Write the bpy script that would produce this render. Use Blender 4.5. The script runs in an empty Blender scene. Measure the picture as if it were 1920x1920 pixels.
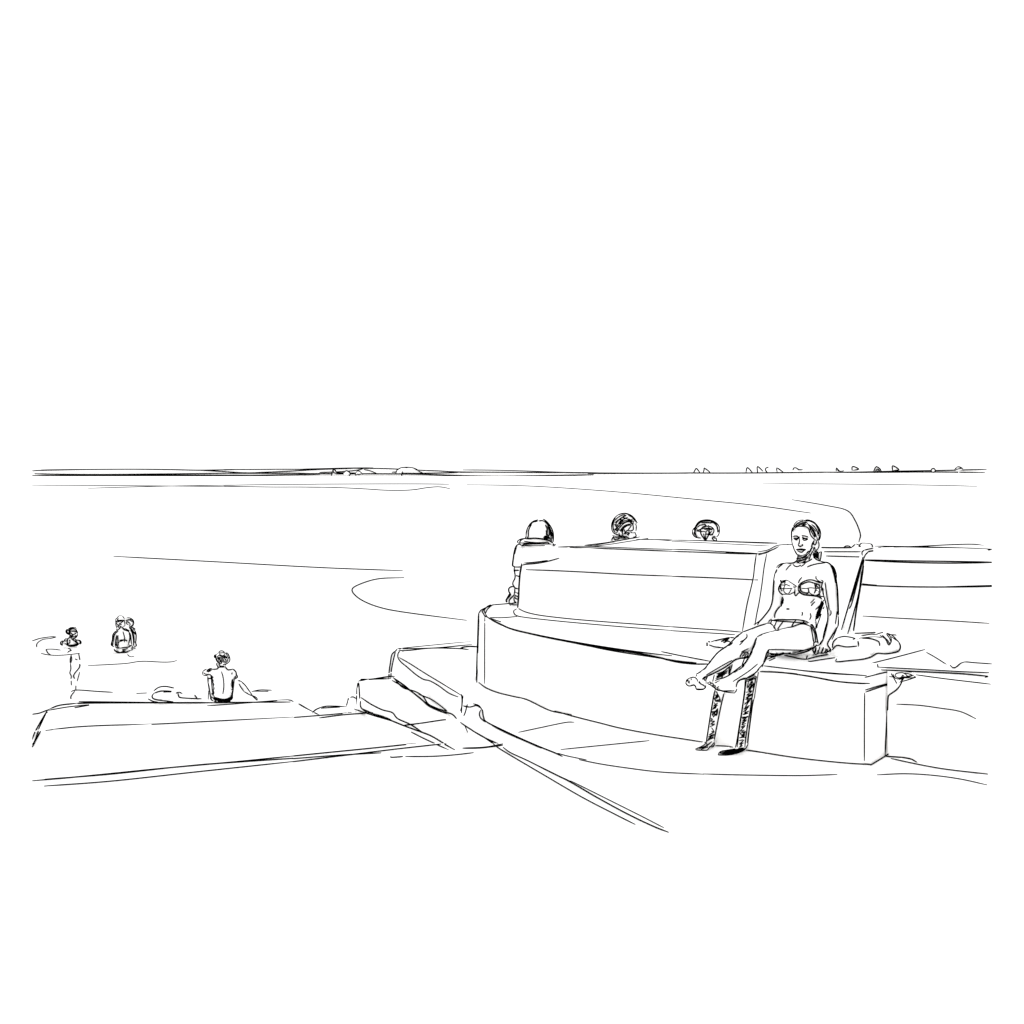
import bpy, bmesh, math, random
from mathutils import Vector, Matrix
from mathutils.bvhtree import BVHTree
random.seed(7)
scene = bpy.context.scene
COL = scene.collection

# ------------------------------------------------------------------ camera and layout helpers
F, CX, CY, EYE = 1700.0, 960.0, 887.0, 1.75
CAM = Vector((0, 0, EYE))
def P(px, py, d):                     # a point of the place at distance d in front of the viewer
    return Vector(((px-CX)*d/F, d, EYE-(py-CY)*d/F))
def G(px, py, z=0.0):                 # a point on a level surface of height z
    d = (EYE-z)*F/(py-CY)
    return Vector(((px-CX)*d/F, d, z))
def proj(v):
    return CX+F*v.x/v.y, CY-F*(v.z-EYE)/v.y
VIEWS = {'O':(0,0,1),'A':(1440,960,12),'B':(1420,1090,10.667),'C':(1270,1160,7.385),'D':(930,960,9.6),
 'E':(1120,950,7.68),'F':(60,1140,8.727),'G':(270,1200,8.348),'H':(1540,1000,6.4),'R1':(1260,940,4),
 'R2':(860,940,4.8),'R3':(50,1130,3.84),'R4':(560,1160,4.8),'R8':(1540,980,3.84),'V5':(50,860,4.8),
 'V6':(560,860,5.647),'V7':(1270,860,3.2),'V7s':(1270,860,3.2),'V5s':(50,860,4.8),'V6s':(560,860,5.647),'Ts':(420,860,10.667),'U':(840,860,4.174),'W':(840,1300,4),'X1':(1040,1180,4.8),
 'T':(420,860,10.667),'P5':(100,1165,27.43),'P6':(200,1145,20.21),'P8':(370,1215,16)}

# ------------------------------------------------------------------ materials
def white_mat(name, base, var=0.03, scale=9.0, rough=None):
    m = bpy.data.materials.new(name); m.use_nodes = True
    nt = m.node_tree; nt.nodes.clear()
    out = nt.nodes.new('ShaderNodeOutputMaterial'); df = nt.nodes.new('ShaderNodeBsdfDiffuse')
    nz = nt.nodes.new('ShaderNodeTexNoise'); nz.inputs['Scale'].default_value = scale; nz.inputs['Detail'].default_value = 4
    rp = nt.nodes.new('ShaderNodeValToRGB')
    a = base-var; b = base+var
    rp.color_ramp.elements[0].color = (a, a, a, 1); rp.color_ramp.elements[1].color = (b, b, b, 1)
    tc = nt.nodes.new('ShaderNodeTexCoord')
    nt.links.new(tc.outputs['Object'], nz.inputs['Vector']); nt.links.new(nz.outputs['Fac'], rp.inputs['Fac'])
    nt.links.new(rp.outputs['Color'], df.inputs['Color']); nt.links.new(df.outputs['BSDF'], out.inputs['Surface'])
    return m
STONE = white_mat('white_stone', .98, .006, 6); SKIN = white_mat('white_skin', .98, .006, 12)
CLOTH = white_mat('white_cloth', .98, .006, 40); WATER = white_mat('white_water', .98, .006, .3)
LAND = white_mat('white_land', .98, .006, .02); HAIRM = white_mat('white_hair', .98, .006, 60)
PAVE = white_mat('white_paving', .98, .006, 3)
INK = bpy.data.materials.new('black_ink'); INK.use_nodes = True
_nt = INK.node_tree; _nt.nodes.clear()
_o = _nt.nodes.new('ShaderNodeOutputMaterial'); _d = _nt.nodes.new('ShaderNodeBsdfDiffuse')
_n = _nt.nodes.new('ShaderNodeTexNoise'); _n.inputs['Scale'].default_value = 30
_r = _nt.nodes.new('ShaderNodeValToRGB')
_r.color_ramp.elements[0].color = (0.0004,)*3+(1,); _r.color_ramp.elements[1].color = (0.0012,)*3+(1,)
_nt.links.new(_n.outputs['Fac'], _r.inputs['Fac']); _nt.links.new(_r.outputs['Color'], _d.inputs['Color'])
_nt.links.new(_d.outputs['BSDF'], _o.inputs['Surface'])

# ------------------------------------------------------------------ mesh helpers
def ico(bm, c, r, mat=None, sub=2):
    if not isinstance(r, (tuple, list, Vector)): r = (r, r, r)
    m = Matrix.Translation(c)
    if mat is not None: m = m @ mat.to_4x4()
    m = m @ Matrix.Diagonal((r[0], r[1], r[2], 1))
    bmesh.ops.create_icosphere(bm, subdivisions=sub, radius=1.0, matrix=m)
def chain(bm, pts, sub=2):
    """round tapering limb through (px, py, distance, radius in px)"""
    q = [(P(a, b, d), r*d/F) for a, b, d, r in pts]
    for (p0, r0), (p1, r1) in zip(q, q[1:]):
        L = (p1-p0).length; n = max(1, int(L/(0.35*min(r0, r1)))); n = min(n, 40)
        for i in range(n+1):
            t = i/n; ico(bm, p0.lerp(p1, t), r0+(r1-r0)*t, sub=sub)
def slice_(bm, xl, xr, y, d, depth, h=12):
    c = P((xl+xr)/2, y, d); ico(bm, c, ((xr-xl)/2*d/F, depth, h*d/F))
def ell(bm, px, py, d, rx, ry, rz, roll=0):
    ico(bm, P(px, py, d), (rx*d/F, ry*d/F, rz*d/F), Matrix.Rotation(roll, 3, 'Y'))
def remesh(bm, voxel, smooth=3):
    me = bpy.data.meshes.new('tmp'); bm.to_mesh(me); bm.free()
    ob = bpy.data.objects.new('tmp', me); COL.objects.link(ob)
    md = ob.modifiers.new('r', 'REMESH'); md.mode = 'VOXEL'; md.voxel_size = voxel
    dg = bpy.context.evaluated_depsgraph_get(); dg.update()
    me2 = bpy.data.meshes.new_from_object(ob.evaluated_get(dg))
    bpy.data.objects.remove(ob); bpy.data.meshes.remove(me)
    out = bmesh.new(); out.from_mesh(me2); bpy.data.meshes.remove(me2)
    for _ in range(smooth):
        bmesh.ops.smooth_vert(out, verts=out.verts, factor=.5, use_axis_x=True, use_axis_y=True, use_axis_z=True)
    out.normal_update()
    return out
def inside(poly, x, y):
    c = False
    for (x0, y0), (x1, y1) in zip(poly, poly[1:]+poly[:1]):
        if (y0 > y) != (y1 > y) and x < (x1-x0)*(y-y0)/(y1-y0)+x0: c = not c
    return c
def shell(src, pred, inner=.001, outer=.005):
    """cloth lying on the body: the chosen faces lifted off and given thickness"""
    src.normal_update(); bm = bmesh.new(); mp = {}
    def vert(v, k):
        key = (v.index, k)
        if key not in mp: mp[key] = bm.verts.new(v.co+v.normal*(outer if k else inner))
        return mp[key]
    src.verts.index_update()
    fs = [f for f in src.faces if pred(f)]
    S = set(fs)
    for f in fs:
        bm.faces.new([vert(v, 1) for v in f.verts]); bm.faces.new([vert(v, 0) for v in reversed(f.verts)])
        for l in f.loops:
            if not any(g in S for g in l.edge.link_faces if g is not f):
                a, b = l.vert, l.link_loop_next.vert
                bm.faces.new([vert(b, 1), vert(a, 1), vert(a, 0), vert(b, 0)])
    return bm
def poly_solid(bm, pts_top, pts_bot):
    """closed solid between two matching outlines"""
    a = [bm.verts.new(p) for p in pts_top]; b = [bm.verts.new(p) for p in pts_bot]
    bm.faces.new(a); bm.faces.new(list(reversed(b)))
    n = len(a)
    for i in range(n):
        j = (i+1) % n; bm.faces.new([a[j], a[i], b[i], b[j]])
    bmesh.ops.recalc_face_normals(bm, faces=bm.faces)
def slab(bm, xy, z0, z1):
    poly_solid(bm, [Vector((x, y, z1)) for x, y in xy], [Vector((x, y, z0)) for x, y in xy])
def px_prism(bm, pts, d, th):
    poly_solid(bm, [P(a, b, d) for a, b in pts], [P(a, b, d)+Vector((0, th, 0)) for a, b in pts])
def tri(bm):
    bmesh.ops.triangulate(bm, faces=bm.faces)

# ------------------------------------------------------------------ pen lines: thin black cords lying on the surfaces
def catmull(p):
    if len(p) < 3: return [Vector(a) for a in p]
    out = []; p = [Vector(a) for a in p]; q = [p[0]*2-p[1]]+p+[p[-1]*2-p[-2]]
    for i in range(1, len(q)-2):
        p0, p1, p2, p3 = q[i-1:i+3]
        n = max(2, min(8, int((p2-p1).length/3)))
        for k in range(n):
            t = k/n
            out.append(.5*((2*p1)+(p2-p0)*t+(2*p0-5*p1+4*p2-p3)*t*t+(3*p1-p0-3*p2+p3)*t**3))
    out.append(p[-1]); return out
def parse(view, text):
    ox, oy, s = VIEWS[view]; res = []
    for line in text.strip().splitlines():
        for piece in line.split(';'):
            piece = piece.split()
            if not piece: continue
            w = float(piece[0])*(.7 if view in ('P5', 'P6', 'P8', 'Ts', 'V5s', 'V6s', 'V7s', 'U') else .85 if view == 'E' else 1); pts = []
            for c in piece[1:]:
                a, b = c.split(','); pts.append((ox+float(a)/s, oy+float(b)/s))
            res.append((w, pts))
    return res
def resolve(bvh, px, py, hint, snap):
    dr = Vector(((px-CX)/F, 1.0, -(py-CY)/F)); dn = dr.normalized()
    hit = bvh.ray_cast(CAM, dn)
    if hit[0] is not None: return hit[0], hit[1]
    if hint is None:
        loc = bvh.find_nearest(CAM+dn*8)[0]; hint = (loc-CAM).dot(dn)
    def gap(t):
        p = CAM+dn*t; return bvh.find_nearest(p)[3]/t
    best = min((hint*(.75+.01*i) for i in range(61)), key=gap)
    lo, hi = best-.012*hint, best+.012*hint
    for _ in range(18):
        m1 = lo+(hi-lo)*.382; m2 = lo+(hi-lo)*.618
        if gap(m1) < gap(m2): hi = m2
        else: lo = m1
    t = (lo+hi)/2; p = CAM+dn*t
    if bvh.find_nearest(p)[3] > snap: return None, None
    return p, None
def draw(bm, bvh, strokes, snap=.05, jump=.02, pick=None):
    for w, pts in strokes:
        w = .6*w+1.25
        line = catmull(pts); pts3 = []; hint = None; lift = {}
        for v in line:
            p, n = resolve(bvh, v.x, v.y, hint, snap)
            if p is not None:
                hint = (p-CAM).length
                if n is not None:
                    c_ = max(.05, abs(n.dot((CAM-p).normalized()))); lift[tuple(p)] = min(25 if p.y > 20 else 3.5, math.sqrt(1-min(1, c_*c_))/c_)
            pts3.append(p)
        segs = [[]]
        for p in pts3:
            if p is None:
                if segs[-1]: segs.append([])
                continue
            if segs[-1] and abs((p-CAM).length-(segs[-1][-1]-CAM).length) > jump*p.y:
                a_ = segs[-1][-1]; segs[-1].append(CAM+(p-CAM)*(a_.y/p.y)); segs.append([])
            segs[-1].append(p)
        tot = len(pts3); k = 0
        for s in segs:
            base = k; k += len(s)
            if len(s) < 2: continue
            if pick: bm = pick(s[len(s)//2])
            rings = []
            for i, p in enumerate(s):
                t = (base+i)/max(1, tot-1)
                e = min(1, .65+4*min(t, 1-t)) if tot > 3 else 1
                r = .5*w*e*p.y/F
                tg = (s[min(i+1, len(s)-1)]-s[max(i-1, 0)])
                if tg.length < 1e-9: tg = Vector((1, 0, 0))
                tg.normalize(); vw = (CAM-p).normalized()
                a = tg.cross(vw)
                if a.length < 1e-4: a = Vector((1, 0, 0))
                a.normalize(); b = a.cross(tg).normalized()
                c = p+vw*r*(.8+lift.get(tuple(p), 0))
                rings.append([bm.verts.new(c+(a*math.cos(x)+b*math.sin(x))*r) for x in (0, math.pi/2, math.pi, 3*math.pi/2)])
            for r0, r1 in zip(rings, rings[1:]):
                for j in range(4):
                    f = bm.faces.new([r0[j], r0[(j+1) % 4], r1[(j+1) % 4], r1[j]]); f.material_index = 1
            for rr, rev in ((rings[0], True), (rings[-1], False)):
                f = bm.faces.new(list(reversed(rr)) if rev else rr); f.material_index = 1

# ------------------------------------------------------------------ things and parts
class Part:
    def __init__(s, name, bm, mat, kids=None, label=None):
        s.name, s.bm, s.mat, s.kids, s.label, s.lines = name, bm, mat, kids or [], label, []
    def ink(s, view, text):
        ls = parse(view, text)
        if s.name == 'hair': ls = [(w-.75 if w < 2.6 else w-.3, p) for w, p in ls] if view != 'E' else [(w if w < 1.7 else w+.35, p) for w, p in ls]     # fine scribbled strands
        if s.name == 'water': ls = [(w+(.25 if view in 'OUTV5V6V7' else -.4), p) for w, p in ls]
        s.lines += ls; return s
def to_mesh(part, origin):
    me = bpy.data.meshes.new(part.name)
    for v in part.bm.verts: v.co -= origin
    part.bm.to_mesh(me); part.bm.free()
    me.materials.append(part.mat); me.materials.append(INK)
    return me
def all_parts(ps):
    for p in ps:
        yield p
        yield from all_parts(p.kids)
def bvh_of(bms):
    vs, fs = [], []
    for bm in bms:
        o = len(vs); bm.verts.index_update(); vs += [v.co.copy() for v in bm.verts]
        fs += [[o+v.index for v in f.verts] for f in bm.faces]
    return BVHTree.FromPolygons(vs, fs)
def props(o, label, cat, group=None, kind=None):
    if label: o['label'] = label
    if cat: o['category'] = cat
    if group: o['group'] = group
    if kind: o['kind'] = kind
def build(name, parts, origin, label=None, cat=None, group=None, kind=None, snap=.05, jump=.02, extra=()):
    """parts: one Part (a one-mesh thing) or a list of Parts under an Empty"""
    single = isinstance(parts, Part); plist = [parts] if single else parts
    ap = list(all_parts(plist)); origin = Vector(origin)
    bv = bvh_of([p.bm for p in ap]+list(extra))
    for p in ap: draw(p.bm, bv, p.lines, snap, jump)
    if single:
        root = bpy.data.objects.new(name, to_mesh(parts, origin)); COL.objects.link(root); root.location = origin
        props(root, label, cat, group, kind)
        kids = [(k, root) for k in parts.kids]
    else:
        root = bpy.data.objects.new(name, None); COL.objects.link(root); root.location = origin
        root.empty_display_size = .2
        props(root, label, cat, group, kind); kids = [(k, root) for k in plist]
    while kids:
        p, par = kids.pop(0)
        o = bpy.data.objects.new(p.name, to_mesh(p, origin)); COL.objects.link(o); o.parent = par
        if p.label: o['label'] = p.label
        kids += [(k, o) for k in p.kids]
    return root
def B(): return bmesh.new()
def level(x0, x1, y0, y1, z):           # a level surface the lines of a thing may run out onto
    bm = bmesh.new(); bm.faces.new([bm.verts.new(v) for v in ((x0, y0, z), (x1, y0, z), (x1, y1, z), (x0, y1, z))]); return bm
def copies(bms): return [b.copy() for b in bms]

# ================================================================== THE SETTING
WZ = -1.7                                             # water level
# ---- water
bm = B()
xs = [-9000, -600, -60, -6, 6, 60, 600, 9000]; ys = [1.0, 20, 200, 1500, 9000]
grid = [[bm.verts.new((x, y, WZ)) for x in xs] for y in ys]
for j in range(len(ys)-1):
    for i in range(len(xs)-1): bm.faces.new([grid[j][i], grid[j][i+1], grid[j+1][i+1], grid[j+1][i]])
water = Part('water', bm, WATER)
water.ink('O', '''
1.2 213,1043 400,1053 600,1064 755,1070
1.3 758,1083 710,1085 675,1095 660,1106 675,1123 710,1138 760,1148 875,1163
1.3 875,909 1000,912 1150,922 1300,936 1420,948 1520,962
1.4 1485,937 1550,948 1588,957 1603,975 1613,1000 1612,1010 1610,1017
''').ink('V7', '1.4 513,152 900,153 1300,157 1600,162 1797,167')
water.ink('V5', '1.5 50,240 600,243 1200,247 1920,255;1.3 555,268 900,258 1300,248 1600,243 1920,238')
water.ink('T', '1.5 0,540 400,530 1000,522 1500,519 1920,515;1.7 0,558 500,565 1000,572 1500,572 1920,578')
water.ink('V6', '''
1.8 0,273 800,270 1300,270 1590,273
1.7 0,300 400,308 700,322 900,335 1080,338 1220,330 1350,310 1470,300 1550,308 1600,320''')
water.ink('R3', '''
1.6 440,453 600,445 720,437 830,422 980,428 1050,425 1080,415
2 320,640 345,630 400,630 500,638 620,645
1.4 320,690 318,672 345,640
1.2 790,653 865,650
1.5 1620,640 1680,628 1765,630;1.3 1640,637 1740,638''')
water.ink('F', '''
2 0,540 120,500 240,480 340,470 398,475;1.6 398,475 300,500 180,515 100,560 75,600 78,640
1.6 145,740 250,765 400,775 550,768 700,752 780,740;1.6 470,690 360,675 240,675 235,690 260,735 310,770
1.8 590,665 610,660 645,700;2 645,698 610,705 582,728
1.6 640,770 625,840 630,905 650,840 640,770;1.6 765,750 782,845;1.6 708,832 740,850
1.5 630,910 635,1000 618,1060 642,1110 636,1160;2 770,930 785,925 770,980 720,1040 685,1090 683,1130 700,1155
1.3 780,1048 760,1120 738,1198;1.2 640,1190 645,1260;1.2 718,1270 716,1330
1.8 700,1360 650,1420 632,1465 642,1485''')  # includes the bather's reflection, drawn as ink strokes on the water
water.ink('P6', '1.4 790,1650 850,1720 950,1750 1045,1715')
build('water', water, (0, 0, WZ), kind='structure', jump=.3)

# ---- far shore: a low strip of land right across
bm = B()
prof = [(-900, 885), (60, 882.5), (350, 880.5), (500, 880), (620, 878.5), (700, 877.5), (760, 880), (850, 883.5), (960, 884),
        (1080, 885.5), (1270, 886), (1500, 885.5), (1650, 883.5), (1850, 880), (2900, 878)]
DL = 1000.0
for (a, ya), (b, yb) in zip(prof, prof[1:]):
    if True:
        p = [P(a, ya, DL), P(b, yb, DL)]
        lo = [Vector((v.x, DL, WZ-.5)) for v in p]; back = [v+Vector((0, 150, -.3)) for v in p]; lob = [v+Vector((0, 150, 0)) for v in lo]
        V = [bm.verts.new(q) for q in (p[0], p[1], lo[1], lo[0], back[0], back[1], lob[1], lob[0])]
        bm.faces.new([V[0], V[3], V[2], V[1]]); bm.faces.new([V[0], V[1], V[5], V[4]]); bm.faces.new([V[4], V[5], V[6], V[7]])
bmesh.ops.remove_doubles(bm, verts=bm.verts, dist=.001)
shore = Part('far_shore', bm, LAND)
shore.ink('V5s', '''
2 50,110 130,105 500,98 950,95 1300,98 1560,103 1920,97
1.6 130,101 500,97 950,95
1.5 1540,103 1700,112 1920,125
2 70,135 300,140 700,142 1150,138 1920,130
2.4 50,153 500,153 1100,153 1920,160
2.6 300,145 800,148 1400,148 1920,150''')
shore.ink('Ts', '''
1.6 0,215 600,214 1200,210 1920,212
1.8 0,258 200,272 500,284 800,272 1100,260 1400,245 1700,225 1920,215
1.8 0,292 500,292 900,292 1400,290 1920,305
2.2 0,330 600,335 1200,322 1920,315
2.4 0,352 600,356 1200,356 1920,358''')
shore.ink('V6s', '''
2.6 0,112 300,105 500,100 790,97
1.5 0,128 150,118 400,108 600,102
2.6 0,157 400,160 830,160 1200,163 1500,172 1920,185
3.2 0,190 800,190 1400,190 1920,182
1.6 220,145 400,140 600,125 680,108
2 590,103 850,103 1050,110 1290,122 1500,130 1680,142 1840,145
1.6 400,150 600,152
1.5 690,115 760,130 830,158
1.8 985,143 1100,138 1260,128
2 1100,155 1300,155 1680,148
1.5 1260,128 1310,150''')
shore.ink('U', '''
1.6 115,88 350,90 600,96 900,106 1200,110
1.8 0,99 80,103 200,105 500,107 900,110
1.3 0,110 75,108
2.6 0,130 200,135 400,138 600,135 900,130 1140,126
1.5 0,141 300,139 580,141
2 850,107 1100,111 1500,113 1920,112
1.6 1095,117 1500,115 1920,113''')
shore.ink('V7s', '''
2.6 0,85 300,86 600,84 950,80
2.6 900,82 1100,80 1300,75 1600,70 1855,64
1.8 900,82 1200,82 1500,80 1845,83''')
build('far_shore', shore, (0, DL, WZ), kind='structure', snap=3, jump=.5)

# ---- paved terrace at z = 0
A1 = G(745, 1217); B1 = G(865, 1306); Kc = G(866, 1352); Jc = G(936, 1394)
fc1 = G(780, 1394); fc0 = G(60, 1462)
far = G(885, 1203)
ter = [(A1.x, A1.y), (far.x, far.y), (.5, 10.2), (2, 10.9), (14, 10.9), (14, -6), (-14, -6), (-14, 2.0), (fc0.x, fc0.y), (fc1.x, fc1.y),
       (Jc.x, Jc.y), (B1.x, B1.y)]
bm = B(); slab(bm, ter, -2.6, 0); tri(bm)
pave = Part('pavement', bm, PAVE)
pave.ink('W', '''
1.3 528,292 700,255 880,218 948,216
1.3 845,421 1100,395 1300,375 1510,354
2.4 265,190 300,220 400,270 550,340 700,405 800,445 858,473
2.8 330,240 450,300 600,365 700,410
1.2 820,448 900,470 1040,499
1.5 983,497 1150,530 1350,560 1600,590 1920,606
1.8 412,403 470,445 600,505 800,605 920,660
2.4 600,505 800,605 920,665 1100,770 1300,880 1450,955 1560,1005 1630,1032 1655,1042
1.2 920,655 1200,795 1450,920 1620,1008
1.8 345,385 420,435 700,600 1000,775 1250,905 1405,983
2 92,218 150,258 250,320 345,365 375,380
2.2 140,250 200,290 270,330 350,385
1 125,240 147,292
1.8 108,410 250,405 330,395 412,378;1.6 115,412 230,410 330,400 412,388
2.4 260,125 262,160 275,205
1.8 245,125 235,150 245,185 280,215''')
pave.ink('O', '''1.5 1318,1451 1400,1453 1500,1454 1570,1452
''')
pave.ink('R8', '1.5 400,1815 600,1807 800,1818 1000,1845 1195,1888')
pave.ink('R4', '''
2 905,275 950,265 1200,240 1550,207
2 870,290 900,270 1000,270 1250,262 1560,232
2 900,288 1000,285 1200,265 1450,270 1530,280
3 1450,272 1480,257 1540,250 1610,253
1.7 940,295 920,285 895,310 893,350 920,390 980,440 1050,500 1120,545 1180,560 1260,605 1350,670 1435,705
1.4 905,350 1000,405 1150,500 1300,590 1465,690
2 1465,680 1470,740 1465,850;1.6 1478,690 1470,780 1455,830;2 1480,785 1540,795 1600,780 1630,800
2 1518,770 1500,840 1485,875
1.6 1570,765 1620,780 1650,820 1655,840
1.9 825,1240 840,1247 940,1240;1.7 960,1240 1200,1238 1400,1225 1575,1205''')
pave.ink('R3', '''
2.2 40,1282 400,1250 1000,1190 1500,1145 1920,1103
1.6 130,1270 600,1235 1200,1170 1500,1148
1.8 1300,1162 1920,1120
2 125,1320 600,1285 1200,1220 1920,1143''')
pave.ink('R4', '''
2.2 -55,1236 0,1230 300,1200 700,1160 1055,1122
1.8 -55,1261 0,1255 400,1225 745,1207;2 -55,1286 0,1280 400,1231 900,1170 1330,1122''')
# ---- the stairs going down beside the terrace (thing) and the landing they lead to
N2a = G(670, 1280, -.22); N2b = G(853, 1400, -.22)
bm1 = B(); Z = Vector
slab(bm1, [(A1.x-.003, A1.y), (N2a.x, N2a.y), (N2b.x, N2b.y), (-.33, 5.885), (Jc.x-.003, Jc.y+.004), (B1.x-.003, B1.y)], -2.5, -.22); tri(bm1)
st1 = Part('step', bm1, STONE)
st1.ink('R4', '''
2 880,285 840,320 825,400 815,470 810,545;1.8 870,300 850,380 835,460 828,540
2.6 555,545 650,545 780,525 865,518;2 540,560 650,545 830,540
2 535,565 525,640 520,800;1.8 540,575 545,650 548,720
2.5 850,530 950,600 1010,650 1100,720 1180,790 1330,855
1.9 860,540 940,620 1050,655 1120,700 1160,760 1220,800 1330,830
1.9 840,555 1000,645 1150,760 1300,830;1.6 1080,680 1200,730 1335,830
2 1300,835 1380,860 1420,900''')
E0 = G(668, 1336, -.47); Lf = G(85, 1369, -.47)
S3 = G(650, 1307, -.47)
bm2 = B()
slab(bm2, [(N2a.x-.003, N2a.y+.02), (A1.x-.06, A1.y+.1), (-1.0, 9.5), (S3.x, S3.y), (E0.x-.02, E0.y+.02)], -2.45, -.47); tri(bm2)
st2 = Part('step', bm2, STONE)
st2.ink('R4', '2 450,700 440,750 420,805;1.6 465,708 490,703 515,718')
S4 = G(588, 1336, -.72); S4b = G(607, 1326, -.72)
bm3 = B()
slab(bm3, [(S3.x-.004, S3.y), (-1.0, 9.504), (-1.1, 10.2), (S4b.x, S4b.y+.12), (S4.x, S4.y), (E0.x-.1, E0.y+.12)], -2.4, -.72); tri(bm3)
st3 = Part('step', bm3, STONE)
st3.ink('R4', '1.9 125,850 150,820 230,790 320,787 435,792;1.5 200,805 370,795')
landl = [(E0.x, E0.y), (Lf.x, Lf.y), (-14, 5.6), (-14, 2.0), (fc0.x-.001, fc0.y+.003), (fc1.x, fc1.y+.003), (Jc.x-.02, Jc.y+.004), (-.335, 5.89), (N2b.x-.004, N2b.y), (N2a.x-.004, N2a.y)]
bm = B(); slab(bm, landl, -2.55, -.47); tri(bm)
landing = Part('landing', bm, PAVE)
landing.ink('R3', '1.8 135,920 350,895 600,882 900,875 1300,855 1920,823')
landing.ink('R4', '''
2 560,710 650,770 750,820 840,845 890,900 1000,950 1110,1020
1.7 555,740 560,800 620,850
2.4 560,805 700,870 800,905 950,965 1060,1005 1190,1055 1300,1120 1405,1180
1.3 500,812 650,865 850,925 950,965
1.8 1010,1020 1150,1090 1350,1180
2 640,850 740,875 830,910
2 945,960 1100,940 1300,910 1325,912
1.8 -45,888 0,885 250,865 475,845;2 185,893 400,865 665,845''')

# ---- low platform by the water
ZP = -1.52
pp = [G(60, 1397, ZP), G(91, 1330, ZP), G(150, 1318, ZP), G(540, 1313, ZP), G(592, 1338, ZP)]
bm = B()
slab(bm, [(-5.2, 8.2)]+[(p.x, p.y) for p in pp]+[(-2.6, 8.6)], -2.7, ZP); tri(bm)
plat = Part('low_platform', bm, STONE)
plat.ink('R3', '''
3 375,713 700,717 1000,720 1340,720
2.5 160,768 230,740 340,727 500,722 900,720 1340,720
1.6 155,775 300,750 450,735;1.4 345,757 450,738
2 1340,720 1600,717 1900,715;1.6 1300,742 1500,728 1700,712 1880,700 1920,712
2 155,768 110,840 60,930 40,985;2 155,775 100,880 60,990 40,1020;2.2 100,925 60,1000 40,1040
1.5 150,790 70,960
2 40,803 90,795 150,772''')
plat.ink('R4', '2.2 0,765 110,830 185,865')
GROUND = copies([p.bm for p in (st1, st2, st3, landing, pave, plat)])+[level(-30, 3, 9, 40, WZ)]
gp = [st1, st2, st3, landing, pave, plat]; gb = [bvh_of([p.bm]) for p in gp]; GB = bvh_of(GROUND)
def nearest_part(v): return gp[min(range(len(gp)), key=lambda i: gb[i].find_nearest(v)[3])].bm
for p in gp:
    draw(None, GB, p.lines, .3 if p is plat else .05, .05 if p.name == 'step' else .15, nearest_part); p.lines = []
build('stone_stairs', [st1, st2, st3], (-1.1, 7.6, -1.7), 'short flight of worn stone steps going down from the terrace to the water', 'stairs', jump=.05, extra=GROUND)
build('landing', landing, (-3, 7, -.47), kind='structure', jump=.15, extra=GROUND)
build('pavement', pave, (0, 0, 0), kind='structure', jump=.15, extra=GROUND)
build('low_platform', plat, (-4, 11, ZP), 'low flat stone platform at the water where a bather sits', 'platform', jump=.15, snap=.3, extra=GROUND)

# ================================================================== THE BENCHES
base_px = [(895, 1278), (912, 1291), (935, 1299), (960, 1305), (985, 1311), (1002, 1318), (1018, 1326), (1040, 1334), (1071, 1341), (1150, 1358), (1250, 1378), (1325, 1392), (1400, 1407.5), (1500, 1421), (1580, 1429), (1632, 1434)]
front = [(G(a, b).x, G(a, b).y) for a, b in base_px]
end = G(1660, 1415)
back = [(end.x, end.y), (2.60, 5.95), (2.60, 9.0), (1.9, 9.45), (1.15, 9.75), (.7, 9.5), (.15, 8.95), (-.06, 8.72), (-.19, 8.5), (-.265, 8.25), (-.30, 7.95)]
SZ = .535
bm = B(); slab(bm, front+back, 0.0, .49); tri(bm)
base = Part('base', bm, STONE)
def outset(pts, k):                       # the seat slab follows the base, a few mm proud of it
    cx = sum(p[0] for p in pts)/len(pts); cy = sum(p[1] for p in pts)/len(pts)
    return [(x+(x-cx)*k, y+(y-cy)*k) for x, y in pts]
bm = B(); slab(bm, outset(front+back, .002), .49, SZ); tri(bm)
seat = Part('seat', bm, STONE)
A0 = Vector((.045, 8.07, SZ)); B0 = Vector((1.77, 6.95, SZ)); C0 = Vector((2.5, 8.3, SZ)); D0 = Vector((1.22, 9.0, SZ))
T1 = P(977, 1057, 8.12); T2 = P(1046, 1047, 8.02); T3 = P(1062, 1026.5, 7.97); T4 = P(1421, 1037.5, 7.05); BR = P(1478, 1021, 8.12); BL = P(1213, 1010.5, 8.77)
bm = B()
V = {k: bm.verts.new(v) for k, v in dict(A=A0, B=B0, C=C0, D=D0, T1=T1, T2=T2, T3=T3, T4=T4, R=BR, L=BL).items()}
for f in ('A B T4 T3 T2 T1', 'B C R T4', 'C D L R', 'D A T1 L', 'T3 T4 R L', 'T1 T2 L', 'T2 T3 L', 'A D C B'):
    bm.faces.new([V[k] for k in f.split()])
bmesh.ops.recalc_face_normals(bm, faces=bm.faces); tri(bm)
rest = Part('backrest', bm, STONE)
base.ink('R2', '''
3.4 180,1010 177,1080 175,1150 170,1300 165,1450 160,1610
2 166,1500 163,1630
1.3 235,1045 233,1300 233,1640
1.7 180,1630 250,1680 350,1720 470,1750 600,1780 680,1815 760,1855 850,1890 1015,1920''')
base.ink('X1', '''2 0,734 200,790 400,840 600,890 900,946 1150,985 1360,1018
1.6 1447,1046 1530,1050 1605,1060
2 1725,1086 1800,1097 1920,1117''')
base.ink('O', '2 1430,1411 1500,1421.5 1580,1430 1632,1433.5')
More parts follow.
